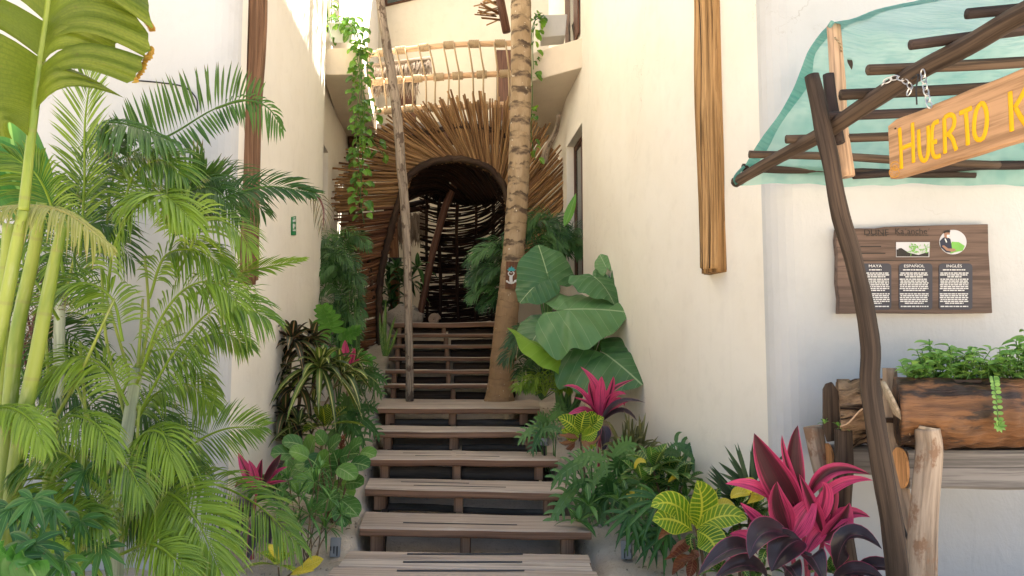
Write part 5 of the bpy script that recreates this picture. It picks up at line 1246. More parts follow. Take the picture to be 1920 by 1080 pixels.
blade(1, 35.0, 38.4, [p3(278, 112, -.18), p3(287, 96, -.2), p3(284, 70, -.2), p3(262, 36, -.18)], False, 0)
blade(1, 36.1, 43.5, [p3(242, 80, -.1), p3(250, 30, -.14), p3(246, -25, -.18)], False, 0)
blade(1, 43.6, 46.5, [p3(268, 28, -.14), p3(291, 58, -.24), p3(286, 20, -.22), p3(272, -30, -.2)], False, 0)
blade(1, 46.6, 58, [p3(275, -20, -.1), p3(290, -160, -.2), p3(220, -320, -.3)], False, 0)
blade(-1, 19.8, 25, [p3(30, 264, -.02), p3(-40, 246, -.08)], False, 0)
blade(-1, 25, 33, [p3(-40, 246, -.08), p3(-70, 180, -.15), p3(-60, 78, -.2)], False, 0)
blade(-1, 33.1, 39, [p3(-50, 66, -.1), p3(-70, 20, -.2)], False, 0)
blade(-1, 39.1, 58, [p3(0, 14, -.05), p3(-80, -120, -.2), p3(40, -320, -.3)], False, 0)
edges = []
for q_ in ([(277, 112), (270, 135), (255, 160)], [(288, 96), (284, 108), (279, 113)], [(291, 58), (286, 50), (280, 40)], [(272, 18), (276, 2), (268, -8)]):
    pp = spline([p3(x, y, -.205) for x, y in q_], 9); edg = MB(); edges.append(edg)
    for k in range(8): e_ = pp[k]; leaf(edg, e_ + V((-.018, 0, .004)), e_ + V((-.004, -.006, 0)), e_ + V((rnd(.004, .012), -.008, rnd(-.012, .0))), .032, V((0, -1, .2)), 'strap', .3, 4, 1)
o = lf.build('leaf_blade', m_banana, bn); [e_.build('dry_edge', m_banedge, o) for e_ in edges]; rb.build('midrib', m_cane, o)
mb = MB(); leaf(mb, P(60, 420, 3.9), P(20, 330, 3.85), P(-60, 250, 3.8), .30, V((.2, -.9, .3)), 'lance', .05, 10, 3, .1); leaf(mb, P(80, 430, 4.2), P(30, 300, 4.2), P(10, 120, 4.1), .34, V((.2, -.9, .3)), 'lance', .05, 10, 3, .2); mb.build('lower_leaf', m_mon, bn)

lpn = thing('lady_palm', 'low dark green fan-leaved palm at the bottom left corner under the arecas', 'palm', V((-1.85, 2.95, -.02)))
for x, y, L_, Y, a, n in ((62, 1030, 78, 2.85, -90, 9), (20, 1060, 80, 2.8, -60, 8), (62, 945, 62, 3.0, -90, 7), (120, 1060, 60, 2.95, -110, 8), (160, 890, 55, 3.5, -80, 8), (100, 960, 62, 3.2, -120, 8), (20, 960, 70, 3.0, -80, 8), (190, 1035, 58, 3.3, -70, 8), (150, 985, 55, 3.3, -100, 8)):
    mb = MB(); c = P(x, y - 8, Y); d = V((math.cos(rad(a)), -.45, math.sin(rad(a)))); fan(mb, c, d, V((0, -.7, .7)), M(L_, Y), n, 250, .032, .25); tube(mb, [c, c + V((rnd(-.1, .1), .15, -.45))], .006, 5, .5); mb.build('fan_leaf', m_fan, lpn)
mb = MB()
for k in range(3): leaf(mb, P(30 + 22 * k, 1095, 2.75), P(20 + 15 * k, 1050, 2.72), P(0 + 20 * k, 1015 + 8 * k, 2.65), .12, V((0, -.7, .7)), 'ovate', .12, 8, 2, rnd(0, .5))
mb.build('broad_leaf', m_mon, lpn)

# ---------------------------------------------------------------- left bed
def plant(name, lab, cat, base, group=None): return thing(name, lab, cat, base, group)
def bp(px, py, Y): p = P(px, py, Y); p.z = max(p.z, hg(p.x, p.y)); return p
def stems(t, tops, base, r=.008, mat=None, name='stem'):
    mb = MB(); base = V(base)
    for c in tops:
        c = V(c); b = V((base.x + rnd(-.06, .06), base.y + rnd(-.05, .05), hg(base.x, base.y) - .04)); tube(mb, spline([b, b.lerp(c, .5) + V((rnd(-.02, .02), rnd(-.02, .02), .02)), c], 8), [r, r * .7], 6, cap=False)
    mb.build(name, mat or m_stem, t)
# striped narrow-leaved crotons
t = plant('striped_croton', 'tall croton with drooping dark leaves striped cream and orange, against the curved left wall', 'croton', V((-2.0, 6.9, .44)))
heads = [(548, 640, 6.75, 85, 30), (520, 700, 6.8, 75, 20), (600, 690, 6.6, 105, 36), (585, 640, 6.9, 70, 18), (535, 775, 6.6, 70, 20), (640, 700, 6.75, 80, 20), (575, 655, 6.85, 60, 18), (560, 730, 6.7, 70, 16)]
stems(t, [P(x, y, Y) for x, y, Y, _, _ in heads], V((-2.0, 6.9, .44)), .012)
for x, y, Y, L_, n in heads:
    mb = MB(); rosette(mb, P(x, y, Y), n, M(L_, Y), M(15, Y), 75, -25, .55, 'lance', (0, 1), .22, 1, 7); mb.build('leaf_head', m_strip if (x, y) not in ((600, 690), (640, 700)) else m_stripg, t)
t = plant('cordyline', 'small red-budded cordyline beside the foot of the stick arch', 'cordyline', bp(650, 720, 7.9))
stems(t, [P(650, 690, 7.85)], bp(650, 720, 7.9), .014)
mb = MB()
for a, b, c, w in (((650, 690), (648, 660), (647, 637), 16), ((655, 690), (662, 668), (664, 652), 15), ((648, 692), (640, 672), (637, 655), 13), ((655, 692), (666, 682), (675, 672), 12)): leafp(mb, a, b, c, w, 7.85, .05, kind='lance', var=.85)
mb.build('leaf', m_cord, t)
mb = MB(); rosette(mb, P(652, 695, 7.85), 16, .42, .04, 45, -10, .3, 'lance', (0, 1)); mb.build('lower_leaf', m_stripg, t)
t = plant('split_leaf_plant', 'bright green split-leaf plant low against the end of the cream wall', 'philodendron', bp(625, 690, 8.5))
for x, y, a, L_ in ((622, 622, 100, 70), (640, 640, 40, 60), (612, 645, 150, 60), (650, 665, 0, 60), (628, 668, 200, 55)):
    c = P(x, y, 8.3); mb = MB(); lobed(mb, c, V((math.cos(rad(a)), -.5, math.sin(rad(a)))), V((0, -.8, .6)), M(L_, 8.3), 6, (.3, 1), .2, .25); mb.build('leaf', m_mon, t)
stems(t, [P(x, y, 8.35) for x, y in ((622, 630), (640, 650), (612, 655), (650, 668))], bp(628, 690, 8.5), .01, m_stalk)
def lobedplant(lab, cx, cy, Y, spots, mat=None, base=None, group=None, L0=58):
    b = base or bp(cx, cy, Y); t = plant('cut_leaf_philodendron', lab, 'philodendron', b, group); tops = []
    for x, y, a, L_ in spots:
        yy = Y - rnd(0, .25); c = P(x, y, yy); tops.append(c); mb = MB()
        d = V((math.cos(rad(a)), -.55, math.sin(rad(a)))); lobed(mb, c - d.normalized() * M(L_, yy) * .45, d, V((-.25 * math.cos(rad(a)), -.75, .65)), M(L_, yy), 7, (0, 1), .085, .35); mb.build('leaf', mat or m_xan, t)
    stems(t, [c + V((0, .1, .0)) for c in tops], b, .006, m_stalk); return t
lobedplant('grey-green cut-leaf philodendron on the left bed beside the landing', 655, 810, 7.2, [(650, 755, 80, 80), (680, 760, 30, 75), (625, 770, 150, 75), (660, 790, -30, 75), (690, 790, -20, 60), (635, 800, 200, 65), (670, 735, 60, 60), (655, 770, -80, 60)])
lobedplant('cut-leaf philodendron with small dark leaves low beside the upper stairs, left bed', 695, 720, 8.6, [(690, 690, 40, 55), (705, 700, 0, 50), (680, 705, 160, 55), (700, 715, -30, 50)])
t = plant('croton', 'green croton with pale yellow veins in the middle of the left bed', 'croton', bp(615, 830, 6.9))
mb = MB(); rosette(mb, P(610, 800, 6.7), 12, .36, .13, 75, 5, .2, 'obov', (0, 1), .15, 2, 9); mb.build('foliage', m_crot, t); stems(t, [P(610, 805, 6.7)], bp(615, 830, 6.9), .012)
t = plant('round_leaf_shrub', 'shrub with large round bright green leaves bordering the left of the steps', 'shrub', bp(620, 960, 5.8))
RL = [(584, 838, 55, 70), (628, 832, 42, 45), (620, 880, 66, 30), (655, 852, 48, 20), (675, 870, 42, 0), (600, 905, 60, 200), (640, 920, 54, -20), (650, 885, 44, 340), (575, 870, 48, 170), (560, 850, 40, 150), (668, 835, 36, 40), (590, 868, 40, 250), (630, 860, 44, 100), (612, 940, 55, 210), (655, 950, 46, -30), (640, 965, 40, -60), (570, 905, 46, 190), (665, 905, 40, 10), (600, 820, 34, 120), (645, 985, 34, -70), (550, 880, 44, 160), (610, 860, 40, 60), (548, 830, 40, 160), (530, 850, 44, 170), (690, 850, 34, 0)]
tops = []
mb = MB()
for x, y, L_, a in RL:
    Y = 5.75 - rnd(-.12, .3); c = P(x, y, Y); d = V((math.cos(rad(a)), -.4, math.sin(rad(a)))).normalized(); l = M(L_, Y); nr = V((rnd(-.3, .3), -.75, .65)); leaf(mb, c - d * l * .5, c, c + d * l * .5 + GR * .02, l * .85, nr, 'round', .10, 10, 3, None, .01); tops.append(c - d * l * .5)
mb.build('foliage', m_round, t); stems(t, tops, V((-1.38, 5.8, .1)), .006, m_stem)
t = plant('flower_spike', 'small dusky red ginger-like bud among the round leaves of the left bed', 'flower', bp(640, 850, 6.2))
mb = MB(); c = P(641, 838, 6.0)
for k in range(22): a = k * 2.4; z_ = k * .006; d = V((math.cos(a), math.sin(a), .9)); p = c + V((0, 0, z_ - .06)); leaf(mb, p, p + d * .02, p + d * .038 + UP * .012, .028, -d, 'ovate', .3, 4, 1, .2)
mb.build('bud', m_croto, t); mb = MB(); tube(mb, [c - V((0, 0, .05)), c - V((0, -.05, .28))], .006, 5); mb.build('stem', m_stalk, t)
t = plant('cordyline', 'magenta cordyline with dark lower leaves in the left bed against the wall base', 'cordyline', bp(475, 1020, 5.25))
mb = MB()
for a, b, c, w, v in (((478, 915), (462, 885), (446, 848), 22, .75), ((480, 918), (476, 890), (466, 862), 18, .9), ((486, 915), (488, 885), (492, 860), 16, .5), ((490, 915), (512, 882), (528, 850), 24, .05), ((492, 918), (515, 890), (540, 875), 14, .95), ((484, 920), (505, 908), (540, 902), 12, .7), ((476, 920), (455, 905), (440, 915), 14, .4)): leafp(mb, a, b, c, w, 5.1, .06, kind='lance', var=v)
mb.build('leaf', m_cord, t); mb = MB()
for a, b, c, w in (((475, 950), (445, 950), (412, 1000), 26), ((478, 960), (455, 975), (438, 1030), 26), ((485, 965), (480, 1000), (462, 1055), 26), ((490, 960), (500, 985), (505, 1030), 24), ((470, 950), (440, 965), (420, 960), 20)): leafp(mb, a, b, c, w, 5.05, .12, kind='lance', var=.2)
mb.build('lower_leaf', m_cordd, t); stems(t, [P(482, 915, 5.12)], bp(482, 1030, 5.25), .014, m_pinkstem)
t = plant('narrow_leaf_shrub', 'feathery narrow-leaved green shrub beside the left spotlight', 'shrub', bp(575, 1040, 5.15))
tops = []; mb = MB()
for x, y, n, L_ in ((590, 905, 26, 56), (560, 930, 24, 54), (615, 935, 22, 50), (580, 965, 26, 58), (540, 900, 20, 56), (610, 990, 20, 48), (555, 985, 22, 50), (640, 965, 14, 40), (525, 950, 20, 56), (600, 880, 14, 40)):
    Y = rnd(4.95, 5.25); c = P(x, y, Y); tops.append(c); rosette(mb, c, n, M(L_, Y), .018, 80, -25, .3, 'lance', (0, 1), .15, 1, 5)
mb.build('foliage', m_narrow, t); stems(t, tops, bp(575, 1040, 5.15), .005, m_stem)
t = plant('croton', 'yellow croton with one large plain yellow leaf at the bottom of the left bed', 'croton', bp(535, 1090, 4.75))
mb = MB(); rosette(mb, P(520, 1060, 4.7), 12, .21, .075, 70, 0, .2, 'obov', (.4, 1), .15, 2, 8)
mb.build('foliage', m_crot, t); mb = MB(); leafp(mb, (560, 1066), (585, 1058), (607, 1048), 26, 4.6, .05, kind='obov', var=.9, nrm=V((0, -.8, .6))); leafp(mb, (525, 1050), (515, 1035), (502, 1022), 20, 4.65, .05, kind='obov', var=.8); leafp(mb, (545, 1078), (560, 1072), (590, 1070), 20, 4.6, .1, kind='obov', var=.5)
mb.build('yellow_leaf', m_croty, t); stems(t, [P(522, 1064, 4.7), P(556, 1068, 4.62)], bp(535, 1095, 4.75), .007)
# filler ground cover in the left bed
for k, (x, y, Y, lab) in enumerate(((540, 815, 6.6, 'dull green leafy plant at the wall foot under the striped croton'), (505, 930, 5.6, 'dark leafy plant in the shade behind the magenta cordyline'), (660, 700, 8.2, 'olive leafy plant behind the red-budded cordyline'))):
    b = bp(x, y + 30, Y); t = plant('leafy_plant', lab, 'plant', b); mb = MB()
    for q in range(5): c = P(x + rnd(-35, 35), y + rnd(-22, 22), Y + rnd(-.2, .2)); rosette(mb, c, 11, .28, .05, 70, -10, .3, 'lance', (0, 1), .2, 1, 6)
    mb.build('foliage', (m_stripg, m_narrow, m_stripg)[k], t)
# parlor palms in front of the arch leg
t = plant('parlor_palm', 'feathery dark parlor palms clustered between the wall end and the arch foot', 'palm', bp(650, 700, 9.3))
for k in range(30):
    x, y = rnd(608, 652), rnd(450, 650); s = R.choice((-1, 1, 1)); l = rnd(28, 50); Y = rnd(9.0, 9.6); mb = MB()
    frondp(mb, [(x - s * 8, y + 30, 0), (x, y, 0), (x + s * l * .5, y - l * .25, -.1), (x + s * l * 1.0, y + l * .25, -.2)], rnd(30, 42), Y, n=15, up=V((0, -.7, .7)), droop=.35, w=.030, var=(0, 1), seg=3, rr=.006); mb.build('frond', m_dpalm, t)
mb = MB()
for k in range(7): x = rnd(625, 675); Y = rnd(9.1, 9.5); tube(mb, [bp(x, 720, Y), P(x + rnd(-6, 6), rnd(520, 600), Y)], .018, 7)
mb.build('stem', m_stalk, t)
t = plant('parlor_palm', 'pale green palm tuft under the left window', 'palm', bp(632, 520, 9.75))
for k in range(12):
    x, y = rnd(616, 645), rnd(430, 520); s = R.choice((-1, 1)); l = rnd(28, 48); Y = rnd(9.6, 9.9); mb = MB()
    frondp(mb, [(x, y + 30, 0), (x + s * 3, y, 0), (x + s * l * .5, y - l * .2, -.1), (x + s * l, y + l * .25, -.2)], rnd(26, 36), Y, n=13, up=V((0, -.6, .8)), droop=.35, w=.028, var=(.4, 1), seg=3, rr=.006); mb.build('frond', m_narrow, t)
mb = MB(); tube(mb, [bp(630, 640, 9.75), P(630, 500, 9.75)], .02, 7); mb.build('stem', m_stalk, t)
t = plant('snake_plant', 'upright snake plant beside the upper stairs at the arch foot', 'snake plant', bp(722, 668, 9.9))
mb = MB()
for a, b, c, w in (((722, 668), (722, 610), (724, 560), 7), ((724, 668), (732, 625), (742, 592), 6), ((719, 668), (714, 620), (712, 585), 6), ((726, 668), (738, 640), (746, 615), 6), ((721, 668), (718, 640), (719, 600), 6)): leafp(mb, a, b, c, w, 9.95, .02, kind='strap', nrm=V((0, -1, 0)))
mb.build('leaf', m_crotd, t)
t = plant('shade_plant', 'dark leafy plants in the yard beyond the arch', 'plant', P(760, 600, 12.7))
mb = MB()
for k in range(10): rosette(mb, P(rnd(718, 790), rnd(500, 590), rnd(12.2, 13.0)), 9, rnd(.3, .5), .10, 60, -20, .4, 'ovate', (0, 1), .2, 2, 6)
mb.build('foliage', m_dpalm, t); stems(t, [P(rnd(725, 785), rnd(520, 580), 12.6) for _ in range(6)], P(755, 606, 12.6), .01)
# hanging pothos
def vine(lab, paths, Y, n, size, cat='vine', pot=None, base=None):
    t = plant('hanging_vine', lab, cat, P(paths[0][0][0], paths[0][0][1], Y) if base is None else base); mb = MB(); sm = MB()
    for pa in paths:
        pth = spline([P(x, y, Y + d) for x, y, d in pa], 40); tube(sm, pth, .006, 5, cap=False); L = sum((pth[i + 1] - pth[i]).length for i in range(39))
        for k in range(int(n * L)):
            x = rnd(0, 38.9); j = int(x); p = pth[j].lerp(pth[j + 1], x - j); a = rnd(0, 6.28); d = V((math.cos(a), math.sin(a) * .8 - .3, rnd(-.7, .3))).normalized(); s = size * rnd(.6, 1.15)
            q = p + d * s * .55; leaf(mb, q, q + d * s * .5 + GR * s * .1, q + d * s * .8 + GR * s * .45, s * .8, V((rnd(-.4, .4), -.6, .6)), 'ovate', .15, 5, 2)
    mb.build('foliage', m_pothos, t); sm.build('stem', m_stalk, t); return t
vine('long hanging pothos vine trailing from the left balcony pot down across the stick arch', [[(628, 42, 0), (655, 34, -.05), (672, 70, -.1), (678, 140, -.1), (676, 220, -.08), (680, 300, -.05), (676, 370, 0), (683, 420, 0)], [(640, 40, 0), (662, 55, -.08), (670, 110, -.1), (684, 200, -.1), (672, 280, 0), (678, 350, 0)], [(676, 60, -.05), (688, 110, 0), (690, 170, .1), (700, 225, .2)], [(660, 50, -.1), (676, 90, -.1), (672, 180, -.1), (668, 250, -.1), (676, 330, 0)], [(690, 240, .4), (700, 265, .6), (718, 290, .9)]], 9.15, 30, .115)
vine('bushy pothos spilling over the rim of the white pot on the left balcony', [[(612, 12, 0), (614, 40, -.05), (622, 72, -.1)], [(612, 40, -.05), (632, 36, -.1), (645, 60, -.15)], [(608, -20, 0), (612, 5, 0), (615, 35, 0)]], 9.25, 26, .11)
vine('thin pothos vine hanging from the right balcony pot behind the palm trunk', [[(1018, 30, 0), (1000, 45, -.05), (996, 100, -.05), (998, 180, 0), (996, 250, 0), (1004, 300, .1)], [(1020, 28, 0), (1004, 36, 0), (999, 80, 0), (1000, 130, 0)]], 9.3, 24, .105)
def pot(lab, q, Y):
    t = thing('concrete_planter', lab, 'planter', P((q[2][0] + q[3][0]) / 2, q[2][1], Y)); mb = MB(); a = [P(x, y, Y) for x, y in q]; D = .3
    hexa(mb, [a[3], a[2], a[2] + V((0, D, 0)), a[3] + V((0, D, 0))], [a[0], a[1], a[1] + V((0, D + .03, 0)), a[0] + V((0, D + .03, 0))]); mb.build('pot', m_pot, t, smooth=False, bevel=.012)
    mb = MB(); c = (a[0] + a[1]) / 2 + V((0, .16, .002)); w = (a[1] - a[0]).length * .44; box(mb, c, w * 2, .24, .008); mb.build('soil', m_soil, t, smooth=False)
pot('white tapered planter pot on the left balcony ledge', [(613, 42), (663, 42), (658, 80), (618, 80)], 9.22)
pot('grey tapered planter pot on the right balcony ledge', [(1010, 28), (1064, 26), (1060, 66), (1014, 70)], 9.42)
# ---------------------------------------------------------------- right bed
el = plant('elephant_ear', 'elephant ear plant with giant heart-shaped leaves beside the right wall', 'elephant ear', bp(1058, 790, 7.5))
EB = bp(1058, 790, 7.5)
def earp(px, py, Y, tip, nrm, Lpx, mat=None, **k):
    c = P(px, py, Y); tp_ = P(tip[0], tip[1], Y + (tip[2] if len(tip) > 2 else 0)); d = tp_ - c; l = M(Lpx, Y); mb = MB(); ear(mb, c, d, nrm, l, **k); o = mb.build('leaf', mat or m_ear, el)
    mb = MB(); b = EB + V((rnd(-.05, .08), rnd(-.05, .05), 0)); e = c + V((0, .006, -.004)); tube(mb, spline([b, b.lerp(e, .55) + V(((e.x - b.x) * .12, .06, .05)), e], 18), [.026, .02, .011], 8, .4); mb.build('leaf_stalk', m_stalk, el)
earp(1026, 512, 7.75, (1006, 440, .15), V((.12, -.80, .58)), 60, wd=.92, droop=.08, var=.25)
earp(1010, 530, 7.7, (975, 560, -.1), V((-.1, -.8, .6)), 50, wd=.8, droop=.2, var=.15)
earp(1066, 580, 7.35, (1166, 575, -.12), V((-.05, -.56, .83)), 104, wd=.98, droop=.14, var=.75, wav=.05)
earp(1118, 522, 7.55, (1165, 560, -.3), V((.25, -.65, .7)), 62, wd=.8, droop=.3, var=.4, wav=.05)
earp(1145, 530, 7.6, (1160, 610, -.2), V((-.6, -.6, .4)), 62, wd=.7, droop=.25, var=.05)
earp(1136, 664, 7.1, (1196, 706, -.35), V((.08, -.74, .67)), 98, wd=1.0, droop=.12, var=.4, wav=.04)
earp(1018, 612, 7.5, (985, 650, -.2), V((-.2, -.8, .6)), 62, wd=.75, droop=.3, var=.5)
earp(1045, 610, 7.45, (1062, 650, -.2), V((.5, -.6, .5)), 48, wd=.7, droop=.3, var=.8)
earp(1035, 662, 7.2, (950, 618, -.1), V((-.2, -.45, .9)), 92, m_earl, wd=.42, droop=-.05, var=.6, fold=-.35)
earp(1136, 500, 7.7, (1126, 480, .1), V((-.3, -.8, .5)), 34, wd=.6, droop=.1, var=.9)
earp(1150, 560, 7.7, (1172, 590, -.1), V((.1, -.8, .6)), 44, wd=.8, droop=.3, var=.1)
# parlor palms behind
t = plant('parlor_palm', 'dark green parlor palm between the right wall window and the palm trunk', 'palm', bp(1030, 700, 9.4))
for k in range(20):
    x, y = rnd(985, 1062), rnd(390, 480); s = R.choice((-1, 1)); l = rnd(40, 66); Y = rnd(9.25, 9.6); mb = MB()
    frondp(mb, [(1025 + rnd(-10, 10), 520, 0), (x, y + 15, 0), (x + s * l * .4, y - l * .15, -.1), (x + s * l * .8, y + l * .3, -.2)], rnd(34, 46), Y, n=18, up=V((0, -.7, .7)), droop=.35, w=.026, var=(0, 1), seg=3, t0=.35, rr=.006); mb.build('frond', m_dpalm, t)
mb = MB(); leafp(mb, (1058, 425), (1070, 395), (1080, 362), 18, 9.2, .0, kind='lance', nrm=V((-.3, -.9, .2)), var=1); mb.build('new_leaf', m_mon, t)
mb = MB()
for k in range(5): tube(mb, spline([bp(1030, 700, 9.4), P(rnd(1015, 1035), 520, 9.4), P(rnd(1000, 1045), 440, 9.4)], 9), .014, 7)
mb.build('stem', m_stalk, t)
t = plant('parlor_palm', 'parlor palm with fine fronds in front of the dark tunnel, left of the palm trunk', 'palm', bp(945, 660, 9.7))
for k in range(15):
    x, y = rnd(915, 945), rnd(460, 570); l = rnd(30, 55); Y = rnd(9.35, 9.7); mb = MB(); s = -1 if k % 4 else 1
    frondp(mb, [(945, 620, 0), (948, y + 10, 0), (x + s * l * .2, y - l * .2, -.1), (x + s * l * .8, y + l * .25, -.15)], rnd(28, 40), Y, n=17, up=V((0, -.7, .7)), droop=.35, w=.03, var=(.1, 1), seg=3, t0=.4, rr=.006); mb.build('frond', m_dpalm, t)
mb = MB(); tube(mb, [bp(945, 680, 9.7), P(947, 540, 9.6)], .018, 7); mb.build('stem', m_stalk, t)
t = plant('parlor_palm', 'dark undergrowth palm between the palm trunk foot and the elephant ear stalks', 'palm', bp(1010, 750, 8.3))
for k in range(18):
    x, y = rnd(975, 1060), rnd(620, 720); s = R.choice((-1, 1)); l = rnd(35, 60); Y = rnd(7.9, 8.4); mb = MB()
    frondp(mb, [(1015, 750, 0), (x, y + 10, 0), (x + s * l * .4, y - l * .1, -.1), (x + s * l * .8, y + l * .3, -.2)], rnd(30, 42), Y, n=16, up=V((0, -.7, .7)), droop=.4, w=.026, var=(0, .7), seg=3, t0=.35, rr=.006); mb.build('frond', m_dpalm, t)
t = plant('small_palm', 'small yellow-green palm seedling in front of the palm trunk foot at the right', 'palm', bp(1015, 745, 7.6))
for s, l, h in ((-1, 30, 20), (-1, 20, 40), (1, 25, 35), (1, 38, 15), (-1, 40, 0)):
    mb = MB(); frondp(mb, [(1022, 742, 0), (1022 + s * l * .4, 725 - h * .6, 0), (1022 + s * l, 715 - h * .2, -.1), (1022 + s * l * 1.3, 728, -.15)], 34, 7.5, n=14, up=V((0, -.6, .8)), droop=.25, w=.022, var=(.3, 1), seg=3); mb.build('frond', m_areca, t)
# cordyline behind the croton
t = plant('cordyline', 'crimson cordyline with narrow arching leaves under the giant elephant ear leaf', 'cordyline', bp(1122, 850, 6.6))
mb = MB()
for a, b, c, w, v in (((1120, 780), (1118, 730), (1088, 687), 22, .85), ((1118, 782), (1090, 735), (1055, 724), 14, .9), ((1124, 782), (1126, 735), (1128, 705), 20, .95), ((1126, 780), (1140, 740), (1192, 710), 16, .5), ((1128, 782), (1145, 735), (1150, 705), 14, .7), ((1126, 785), (1150, 745), (1175, 740), 18, .95), ((1128, 788), (1155, 752), (1172, 762), 14, .8), ((1118, 785), (1095, 770), (1060, 782), 18, .85), ((1122, 785), (1110, 745), (1105, 715), 16, .7), ((1130, 785), (1150, 765), (1180, 752), 20, .85), ((1120, 785), (1105, 760), (1075, 745), 13, .6)): leafp(mb, a, b, c, w, 6.5, rnd(.02, .15), kind='lance', var=v)
mb.build('leaf', m_cord, t); mb = MB()
for a, b, c, w in (((1128, 790), (1160, 755), (1210, 755), 14), ((1124, 800), (1135, 815), (1130, 850), 22), ((1130, 790), (1165, 770), (1195, 790), 14), ((1116, 795), (1100, 800), (1085, 830), 16), ((1122, 795), (1118, 815), (1112, 845), 18)): leafp(mb, a, b, c, w, 6.45, .1, kind='lance', var=.3)
mb.build('lower_leaf', m_cordd, t); stems(t, [P(1123, 785, 6.5)], bp(1122, 860, 6.6), .016, m_pinkstem)
t = plant('spiky_grass', 'olive spiky grass-like clump against the right wall behind the philodendrons', 'grass clump', bp(1185, 880, 6.3))
mb = MB()
for k in range(120):
    a = rad(rnd(12, 168)); l = M(rnd(55, 110), 6.3) * (1 - .25 * abs(math.cos(a))); b = bp(1180 + rnd(-18, 22), 860 + rnd(-8, 25), 6.25); d = V((math.cos(a) * .8, rnd(-.7, .2), math.sin(a))); leaf(mb, b, b + d * l * .55, b + d * l + GR * l * rnd(.05, .5), .022, V((0, -1, .4)), 'lance', .3, 5, 1)
mb.build('foliage', m_olive, t)
t = plant('croton', 'bold cream-veined green croton over curled red-orange old leaves by the third step', 'croton', bp(1090, 850, 6.35))
mb = MB()
for a, b, c, w, v in (((1088, 815), (1070, 795), (1046, 782), 26, .35), ((1088, 812), (1092, 790), (1098, 770), 26, .25), ((1090, 815), (1112, 795), (1132, 782), 26, .5), ((1090, 818), (1105, 815), (1120, 806), 22, .8), ((1086, 818), (1072, 815), (1052, 806), 22, .6), ((1090, 820), (1105, 830), (1118, 838), 22, .9), ((1092, 812), (1108, 785), (1118, 775), 22, .15)): leafp(mb, a, b, c, w * 1.15, 6.2, .08, kind='obov', var=v, n=9, nrm=V((rnd(-.3, .3), -.95, .3)))
mb.build('leaf', m_crot, t); mb = MB()
for a, b, c, w in (((1085, 822), (1068, 822), (1046, 815), 24), ((1082, 825), (1062, 835), (1048, 828), 22), ((1090, 826), (1100, 838), (1090, 850), 22), ((1078, 828), (1068, 838), (1062, 842), 20), ((1095, 825), (1112, 828), (1125, 815), 16)): leafp(mb, a, b, c, w * .6, 6.15, .08, kind='lance', fold=rnd(-.5, .7), wave=.09)
mb.build('old_leaf', m_croto, t); stems(t, [P(1089, 815, 6.22)], bp(1090, 860, 6.35), .012)
lobedplant('cut-leaf philodendron overhanging the end of the fourth step at the right', 1030, 850, 6.8, [(1000, 800, 190, 62), (1020, 785, 120, 60), (1035, 800, 20, 55), (1010, 815, 230, 50), (1040, 775, 60, 50), (1050, 765, 90, 50)])
lobedplant('spreading cut-leaf philodendron reaching over the steps in the middle of the right bed', 1130, 990, 5.8, [(1075, 868, 185, 90), (1110, 850, 150, 80), (1165, 835, 60, 80), (1185, 850, 20, 70), (1130, 880, 200, 80), (1060, 930, 215, 85), (1110, 930, 180, 80), (1140, 905, 100, 80), (1170, 900, 40, 80), (1130, 950, 250, 70), (1095, 900, 160, 76), (1150, 930, -20, 80), (1180, 930, -30, 70), (1160, 870, 90, 70), (1100, 955, 230, 60)])
lobedplant('large-leaved philodendron with one leaf drooping against the right wall', 1250, 905, 5.75, [(1300, 845, -20, 90), (1265, 845, 130, 70), (1320, 850, -60, 62), (1240, 860, 160, 60), (1270, 870, 60, 66)], m_dpalm)
t = plant('croton', 'dark green croton with thin pale veins against the wall in the right bed', 'croton', bp(1235, 960, 5.4))
tops = []; mb = MB()
for x, y, n, L_ in ((1225, 880, 13, 70), (1255, 895, 12, 66), (1205, 905, 11, 62), (1280, 910, 9, 60), (1235, 925, 10, 60)): c = P(x, y, rnd(5.2, 5.45)); tops.append(c); rosette(mb, c, n, M(L_, 5.3), M(29, 5.3), 75, -5, .25, 'obov', (0, 1), .15, 2, 8, stem=.12)
mb.build('foliage', m_crotd, t); stems(t, tops, bp(1235, 960, 5.4), .01)
mb = MB()
for a, b, c in (((1190, 880), (1198, 866), (1212, 868)), ((1252, 905), (1262, 898), (1270, 896)), ((1175, 925), (1182, 930), (1190, 918))): leafp(mb, a, b, c, 15, 5.15, .05, kind='obov')
mb.build('yellow_leaf', m_croty, t)
t = plant('fan_leaf_plant', 'small fan-leaved plant spilling onto the sand by the right spotlight', 'fan palm', bp(1190, 1010, 5.1))
for x, y, L_, a in ((1180, 965, 62, -110), (1200, 990, 55, -150), (1235, 940, 85, -165), (1255, 955, 80, 190), (1225, 990, 62, -125), (1250, 1000, 70, -140)):
    mb = MB(); c = P(x, y, 5.05 - rnd(0, .1)); fan(mb, c, V((math.cos(rad(a)), -.3, math.sin(rad(a)) * .8)), V((0, -.7, .7)), M(L_, 5.0), 8, 170, .03, .3); tube(mb, [c, bp(1205, 1020, 5.15)], .005, 5); mb.build('fan_leaf', m_fan, t)
t = plant('yucca', 'small spiky dark yucca fan against the right wall behind the bright croton', 'yucca', bp(1410, 930, 4.75))
mb = MB()
for k in range(17):
    a = rad(lerp(30, 150, k / 16) + rnd(-4, 4)); l = M(rnd(70, 95) * (.72 + .28 * math.sin(a)), 4.7); b = P(1408, 915, 4.6) + V((rnd(-.03, .03), rnd(-.03, .03), 0)); d = V((math.cos(a), -.12, math.sin(a))); leaf(mb, b, b + d * l * .5, b + d * l, .027, V((0, -1, .2)), 'lance', .35, 5, 1)
